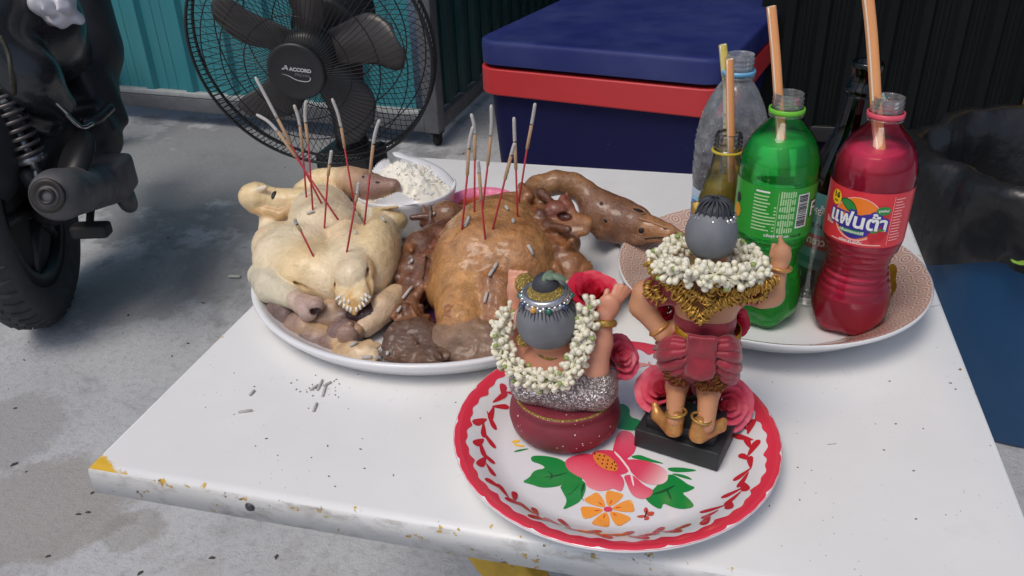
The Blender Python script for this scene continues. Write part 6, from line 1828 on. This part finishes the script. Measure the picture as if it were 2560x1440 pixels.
wr.add('print_line', rect(.046, .0011), M_PKP, -.002, .1072, .0007, par=lab)
wr.add('lettering', text('อร่อย ซ่า สดชื่น', .0034, .0001, .004), M_WHP, -.006, .1086, .0009, par=lab)
wr.add('lettering', text('ใหม่', .0065, .0004, .004), M_PKP, -.0305, .1215, .0007, par=lab)
wr.add('print_rule', rect(.0004, .048), M_PKP, .0262, .1310, .0007, par=lab)
for k in range(15):
    w = rs.uniform(.007, .0115)
    wr.add('print_line', rect(w, .0009), M_PKP, .0275 + w / 2, .1525 - k * .0029, .0007, par=lab)
straw('orange straw standing in the red soda bottle', [Y(2166, -40, .352), Y(2180, 100, .350), Y(2192, 290, .345), Y(2200, 400, .341), rb + [-.002, -.004, .15]], M_STR, M_STRW, .0050)

# ---- yellow, glass, mostly hidden
yb = np.array([.508, .425, .0107])
YB = curve_r([(.020, .001), (.0290, .003), (.0312, .012), (.0305, .040), (.0295, .062)]) + curve_r([(.0294, .063), (.0275, .085), (.0215, .110), (.0165, .130), (.0145, .142), (.0138, .147)])
YN = [(.0138, .147), (.0158, .148), (.0158, .1505), (.0136, .1515)]
for q in range(3): YN += [(.0133, .1525 + q * .0046), (.0148, .154 + q * .0046), (.0148, .155 + q * .0046), (.0133, .1565 + q * .0046)]
YN += [(.0136, .1680), (.0124, .1686), (.0116, .167), (.0114, .15)]
yt = thing('yellow_soda_bottle', 'ribbed clear glass bottle of yellow drink behind the standing figurine', 'bottle', yb)
rib = lambda t, z: 1 + (.012 * math.sin(z * 1900) if .06 < z < .13 else 0)
part('bottle_wall', put(lathe([(0, .003), (.012, .003)] + YB + YN, 64, wob=rib), yb), M_GLASS, yt)
yi = [(0, .005), (.012, .005)] + [(r - .0012, z + .002) for r, z in YB if z < .116]
part('drink', put(lathe(yi + [(.004, yi[-1][1]), (0, yi[-1][1])], 64), yb), liquid('yellow_drink', (.88, .68, .08), 1.2, .5), yt)
part('cap_ring', put(ring((0, 0, .1492), .0152, .0016, n=36), yb), mat('yellow_ring', (.55, .42, .03), .4), yt)
straw('orange straw standing in the yellow drink bottle', [Y(1824, 148, .430), Y(1826, 260, .428), Y(1828, 420, .424), Y(1830, 560, .420), yb + [.002, 0, .03]], M_STR, M_STRW, .0042)

# ---- water
wb = np.array([.512, .482, .0107])
WB = curve_r([(.025, .001), (.036, .003), (.0385, .012), (.0385, .05), (.0385, .088)]) + curve_r([(.0385, .089), (.0395, .100), (.0400, .125), (.0385, .150), (.0330, .175), (.0240, .195), (.0170, .206), (.0150, .210)])
WN = [(.0150, .210), (.0170, .211), (.0170, .213), (.0148, .214)]
for q in range(3): WN += [(.0142, .2205 + q * .0046), (.0155, .222 + q * .0046), (.0155, .223 + q * .0046), (.0142, .2245 + q * .0046)]
WN += [(.0146, .2345), (.0148, .236), (.0136, .2364), (.0128, .235), (.0126, .212)]
wtb = thing('water_bottle', 'clear water bottle beaded with drops, blue label and blue ring', 'bottle', wb)
M_BEAD = clear('beaded_pet', (.95, .96, .98), .12, 1.45, .05)
nt2 = M_BEAD.node_tree
df = nt2.nodes.new('ShaderNodeBsdfTranslucent'); df.inputs['Color'].default_value = (.8, .82, .86, 1)
d2 = nt2.nodes.new('ShaderNodeBsdfDiffuse'); d2.inputs['Color'].default_value = (.8, .82, .86, 1)
am = nt2.nodes.new('ShaderNodeMixShader'); nt2.links.new(df.outputs[0], am.inputs[1]); nt2.links.new(d2.outputs[0], am.inputs[2])
mm = nt2.nodes.new('ShaderNodeMixShader')
out_ = [n for n in nt2.nodes if n.type == 'OUTPUT_MATERIAL'][0]
prev = out_.inputs['Surface'].links[0].from_socket
nt2.links.new(ramp(nt2, tex(nt2, 90, 3), [(.3, .10), (.75, .38)]), mm.inputs[0])
nt2.links.new(prev, mm.inputs[1]); nt2.links.new(am.outputs[0], mm.inputs[2]); nt2.links.new(mm.outputs[0], out_.inputs['Surface'])
part('bottle_wall', put(lathe([(0, .003), (.015, .003)] + [(r + .0006 * (math.sin(z * 420) if .02 < z < .15 else 0), z) for r, z in WB] + WN, 72), wb), M_BEAD, wtb)
part('cap_ring', put(lathe([(.0165, .2145), (.0176, .2145), (.0178, .2175), (.0175, .2196), (.0160, .2196), (.0155, .2150)], 40), wb), mat('blue_ring', (.16, .45, .72), .35), wtb)
part('drink', put(lathe([(0, .004), (.02, .004)] + [(r - .001, z) for r, z in WB if z < .100] + [(.02, .0985), (0, .0985)], 64), wb), liquid('water', (.97, .98, .99)), wtb)
ww = Wrap(wb, label_r(WB), ang(wb) - .2, wtb)
lw = ww.patch('printed_label', -2.0, 2.0, .022, .088, mat('water_label', srgb(196, 214, 232), .3))
ww.add('printed_swirl', fill(smooth_poly([(-.03, -.018), (-.034, .006), (-.026, .020), (-.012, .018), (.0, .004), (.01, -.01), (.0, -.02)]), .004), mat('swirl_blue', srgb(24, 110, 190), .3), -.010, .060, .0006, par=lw)
ww.add('printed_swirl', fill(smooth_poly([(-.028, .012), (-.020, .021), (-.008, .018), (-.002, .008), (-.012, .014), (-.020, .015)]), .004), mat('swirl_pale', srgb(150, 214, 240), .3), -.012, .060, .0009, par=lw)
ww.add('lettering', text('คริสตัล', .020, .0006, .004), M_WHP, -.004, .050, .0010, par=lw)
dg = ball((0, 0, 0), (.0014, .0014, .0009), 6, 5)
rs = random.Random(9)
dl = []
for i in range(420):
    z = rs.uniform(.098, .182); a = ang(wb) + rs.uniform(-1.5, 1.5)
    r = float(label_r(WB)(z)) + .0005
    s = rs.uniform(.35, 1.0) * (1.5 if rs.random() < .1 else 1)
    dl.append(xf(dg, frame((math.cos(a), math.sin(a), .2)) * s, (r * math.cos(a), r * math.sin(a), z)))
dp = part('water_beads', put(join(*dl), wb), clear('bead_water', (.98, .98, 1), .0, 1.33, .10), wtb)
dp['kind'] = 'stuff'
straw('pale yellow straw standing in the water bottle', [Y(1807, 112, .482), Y(1812, 170, .482), Y(1818, 260, .483), wb + [.004, 0, .02]], M_STRY, mat('straw_cream', (.85, .8, .55), .4), .0044)

# ---- brown spirit bottle and drinking glass behind
bb = np.array([.6165, .428, .0107])
BL = (.062, .0)
BR_ = curve_r([(.020, .001), (.0300, .003), (.0315, .012), (.0315, .06), (.0315, .112)]) + curve_r([(.0314, .113), (.0300, .130), (.0230, .155), (.0165, .178), (.0142, .200), (.0136, .214)])
BN = [(.0136, .214), (.0158, .216), (.0158, .220), (.0134, .222), (.0132, .236), (.0150, .238), (.0152, .244), (.0140, .246), (.0110, .245), (.0108, .21)]
bt = thing('brown_spirit_bottle', 'dark brown glass spirit bottle with teal and red label behind the red soda', 'bottle', bb)
m_br = clear('brown_glass', (.16, .085, .03), .03, 1.5, .02)
part('bottle_wall', put(lathe([(0, .003), (.012, .003)] + BR_ + BN, 64), bb, BL), m_br, bt)
part('drink', put(lathe([(0, .004), (.015, .004)] + [(r - .0015, z) for r, z in BR_ if z < .155] + [(.012, .1545), (0, .1545)], 48), bb, BL), liquid('dark_spirit', (.22, .12, .06)), bt)
wbq = Wrap(bb, label_r(BR_), ang(bb) - .55, bt, BL)
lt = wbq.patch('printed_label', -1.4, 1.4, .030, .115, mat('teal_label', srgb(96, 150, 150), .4, var=.12, vscale=70))
wbq.add('printed_band', rect(.074, .016), mat('red_band_print', srgb(176, 52, 58), .4), 0, .062, .0006, par=lt)
wbq.add('printed_band', rect(.074, .008), mat('teal_band_print', srgb(46, 120, 122), .4), 0, .040, .0006, par=lt)
wbq.add('lettering', text('สุราขาว', .011, .0004, .004), mat('cream_print', (.8, .74, .6), .4), .004, .0625, .0009, par=lt)
wbq.add('lettering', text('เหล้า', .013, .0003, .004), M_WHP, .004, .096, .0009, par=lt)
wbq.add('lettering', text('40 ดีกรี', .007, .0002, .004), M_BLKP, .006, .080, .0009, par=lt)
part('foil_scrap', xf(plate([(-.004, -.002), (.001, -.004), (.005, -.001), (.003, .003), (.001, .007), (-.001, .002), (-.004, .004)], .0008), frame((0, -1, .3)), Y(2203, 248, .425)), mat('foil', srgb(150, 186, 170), .4), bt)
gb2 = np.array([.6045, .392, .0107])
gl = thing('drinking_glass', 'clear drinking glass between the green and the red soda bottles', 'glass', gb2)
gp = [(0, .006), (.018, .006), (.0205, .010), (.0215, .03), (.0240, .112), (.0249, .1135), (.0256, .112), (.0232, .03), (.0222, .003), (.0205, .0), (0, .0)]
part('glass_wall', put(lathe(gp, 56), gb2), M_GLASS, gl)
part('glass_rings', put(join(*[ring((0, 0, .006 + .005 * k), .0226, .0009, n=48, k=6) for k in range(4)]), gb2), M_GLASS, gl)
# ================================================================== INCENSE AND ASH
M_STICK = mat('incense_red', (.42, .022, .035), .55, var=.25, vscale=400)
M_TAN = mat('incense_tan', (.46, .29, .17), .8, var=.2, vscale=500)
M_ASH = mat('ash', (.52, .50, .47), .95, var=.25, vscale=900, bmp=.5, bscale=1500, bdist=.0005)
M_CHAR = mat('char', (.02, .018, .016), .9)
def incense(bv, pts, label, group, lean=0.0, r=.00125):
    tip, ash, red, base = pts
    h, nrm = cast(bv, *base)
    if h is None: h = Y(*base, .36)
    z0 = h
    L_ = lambda p, f: Y(p[0], p[1], h[1] + lean * f)
    a, b, c = L_(red, .5), L_(ash, .8), L_(tip, 1)
    d = (a - h) / np.linalg.norm(a - h)
    t = thing('incense_stick', label, 'incense', h, group)
    part('stick', tube([h - d * .012, h, a], r * .85, 7), M_STICK, t)
    part('incense_coating', tube([a - d * .0005, a + (b - a) * .06, b], [r * .8, r * 1.45, r * 1.45], 8), M_TAN, t)
    part('char_ring', tube([b, b + (c - b) / np.linalg.norm(c - b) * .0012], r * 1.5, 8), M_CHAR, t)
    m_ = (b + c) / 2 + np.cross(c - b, ray(*tip))[0:3] * 0
    d2 = (b - a) / np.linalg.norm(b - a)
    m_ = b + d2 * np.linalg.norm(c - b) * .5 * .9 + (c - b) * .05
    m_ = .5 * m_ + .5 * ((b + c) / 2)
    part('ash_tip', tube(spline([b, m_, c], 6), [r * 1.5] * 12 + [r * .9], 8), M_ASH, t)
    return t
g1 = 'incense sticks in the chicken'
for pts, lab in [
    (((638, 192), (694, 297), (727, 360), (804, 509)), 'tallest incense stick leaning far left out of the chicken'),
    (((641, 286), (694, 328), (740, 393), (845, 549)), 'incense stick leaning left with hooked ash, just below the tallest one'),
    (((735, 262), (750, 315), (757, 380), (766, 493)), 'upright incense stick with curled ash, third from the left in the chicken'),
    (((765, 252), (764, 307), (771, 360), (782, 524)), 'straight tall incense stick, fourth from the left in the chicken'),
    (((830, 246), (853, 318), (862, 372), (888, 524)), 'tall incense stick with leftward curled ash in front of the fan centre post'),
    (((949, 299), (933, 360), (925, 435), (911, 562)), 'rightmost incense stick of the chicken, leaning right before the rice bowl'),
    (((829, 376), (824, 410), (820, 440), (811, 570)), 'short incense stick upright in the middle of the chicken back'),
    (((897, 456), (893, 485), (889, 505), (867, 630)), 'thin short burnt incense stick before the chicken neck'),
    (((736, 546), (742, 562), (752, 577), (783, 640)), 'shortest incense stub low on the left of the chicken')]:
    incense(BV_CH, pts, lab, g1)
g2 = 'incense sticks in the duck'
for pts, lab in [
    (((1178, 284), (1187, 335), (1187, 400), (1186, 530)), 'straight incense stick at the back left of the duck'),
    (((1183, 316), (1172, 372), (1168, 440), (1155, 574)), 'leftmost incense stick of the duck, its ash bending right'),
    (((1194, 400), (1198, 432), (1203, 500), (1213, 598)), 'short incense stick in the duck with a grey burnt end'),
    (((1228, 262), (1227, 340), (1219, 415), (1206, 525)), 'tall curved incense stick at the left part of the duck'),
    (((1287, 358), (1278, 388), (1262, 450), (1232, 573)), 'incense stick slanting right in the middle of the duck'),
    (((1285, 293), (1287, 355), (1290, 425), (1294, 542)), 'upright incense stick right of the duck middle'),
    (((1338, 258), (1329, 312), (1317, 375), (1297, 505)), 'rightmost incense stick of the duck, leaning right')]:
    incense(BV_DK, pts, lab, g2)
def ash_bit(bvs, p, q, label, group, r=.0019):
    best = None
    for bv in bvs:
        h, nrm = cast(bv, (p[0] + q[0]) / 2, (p[1] + q[1]) / 2)
        if h is not None and (best is None or np.linalg.norm(h - CAM) < np.linalg.norm(best[0] - CAM)): best = (h, nrm)
    if best is None: return
    h, nrm = best
    h = h + nrm * r * .9
    def onplane(px, py):
        d = ray(px, py); return CAM + d * (((h - CAM) @ nrm) / (d @ nrm))
    A, B = onplane(*p), onplane(*q)
    if np.linalg.norm(A - B) > .02 or np.linalg.norm(A - B) < .003:
        A, B = Y(*p, h[1]), Y(*q, h[1])
    solo('ash_stub', tube([A, A * .7 + B * .3, (A + B) / 2 + nrm * .0003, B], [r * .9, r, r, r * .85], 8), M_ASH, label, 'ash', group)
V_, F_ = lathe(wt_prof, 64); BV_WT = BVHTree.FromPolygons([tuple(v) for v in np.asarray(V_) * [1.008, 1, 1] + WT], F_)
BV_TT = BVHTree.FromPolygons([(0, 0, 0), (TW, 0, 0), (TW, TD, 0), (0, TD, 0)], [(0, 1, 2, 3)])
for p, q, lab in [((767, 534), (786, 528), 'lying across the chicken back below the straight tall incense'), ((888, 577), (897, 594), 'curved, on the right flank of the chicken back'), ((954, 542), (962, 553), 'caught on the right wing of the chicken'), ((895, 474), (896, 484), 'sitting on the chicken neck')]:
    ash_bit([BV_CH], p, q, 'grey ash stub ' + lab, 'ash stubs on the chicken', .0016)
for p, q, lab in [((1161, 567), (1171, 552), 'beside the leftmost incense stick of the duck'), ((1168, 554), (1174, 541), 'just above the one beside the leftmost duck incense'), ((1223, 689), (1236, 671), 'longer of the pair in the middle of the duck breast'), ((1234, 674), (1243, 657), 'upper one of the pair on the duck breast'), ((1211, 757), (1218, 730), 'lowest on the front of the duck, nearly upright'), ((1320, 612), (1333, 637), 'on the right side of the duck near its wing'), ((1264, 515), (1270, 525), 'small, high on the duck back between the incense'), ((1282, 548), (1284, 556), 'smallest, in the burnt spot on the duck back'), ((1081, 537), (1087, 533), 'tiny, on the duck foot at the back')]:
    ash_bit([BV_DK], p, q, 'grey ash stub ' + lab, 'ash stubs on the duck', .0018)
for p, q, lab in [((1007, 746), (1031, 716), 'longest on the dark duck wing at the left'), ((993, 780), (1003, 766), 'short, under the longest one on the duck wing'), ((971, 800), (996, 801), 'lying level at the left end of the duck wing bone'), ((1024, 827), (1043, 810), 'slanting on the knuckle of the duck wing'), ((1027, 656), (1032, 648), 'tiny, in the fold at the top of the duck wing')]:
    ash_bit([BV_DK], p, q, 'grey ash stub ' + lab, 'ash stubs on the duck wing', .0018)
for p, q, lab in [((905, 893), (930, 893), 'on the tray floor beside the pale skin scrap'), ((936, 893), (956, 894), 'on the tray floor between the skin scrap and the duck liver'), ((968, 888), (970, 878), 'standing against the left end of the duck liver'), ((674, 810), (680, 806), 'at the left rim of the tray by the pointed liver'), ((974, 704), (976, 712), 'in the gap between chicken and duck'), ((875, 865), (893, 855), 'on top of the pale skin scrap')]:
    ash_bit(BVS + [BV_WT], p, q, 'grey ash stub ' + lab, 'ash stubs in the white tray', .0018)
for p, q, lab in [((624, 988), (636, 976), 'alone on the table left of the ash heap'), ((793, 975), (806, 950), 'upright in the middle of the ash heap on the table'), ((806, 990), (815, 962), 'right of the middle in the ash heap on the table'), ((783, 1028), (792, 1008), 'nearest the camera below the ash heap on the table'), ((808, 964), (828, 955), 'at the right end of the ash heap on the table'), ((775, 975), (796, 962), 'at the left end of the ash heap on the table'), ((596, 1030), (630, 1026), 'dark flat flake left of and below the lone table stub')]:
    ash_bit([BV_TT], p, q, 'grey ash stub ' + lab, 'ash stubs on the table', .0013)
cs = []
for i in range(60):
    px, py = random.choice([(random.gauss(800, 55), random.gauss(975, 22)), (random.uniform(380, 1150), random.uniform(900, 1230)), (random.uniform(1900, 2400), random.uniform(950, 1350))])
    q = Z(px, py, .0004)
    if not (.01 < q[0] < TW - .01 and .01 < q[1] < TD - .01): continue
    e = random.uniform(.0004, .0012)
    cs.append(xf(plate([(-e, -e * .3), (e * .8, -e * .4), (e, e * .3), (-e * .4, e * .4)], .0006), rot('Z', random.random() * 360), q))
for px, py, L_, a in [(2335, 765, .016, 30), (2080, 1110, .008, 20)]:
    q = Z(px, py, .0003)
    cs.append(xf(plate([(-L_ / 2, -.0001), (0, -.0002), (L_ / 2, -.0001), (L_ / 2, .0001), (0, .0001), (-L_ / 2, .0001)], .0002), rot('Z', a), q))
g = part('crumbs', join(*cs), M_GRIT, smooth=False)
g['kind'] = 'stuff'
tag(g, 'fine dark ash crumbs and specks scattered on the table', 'crumbs')
print('SCENE OK')
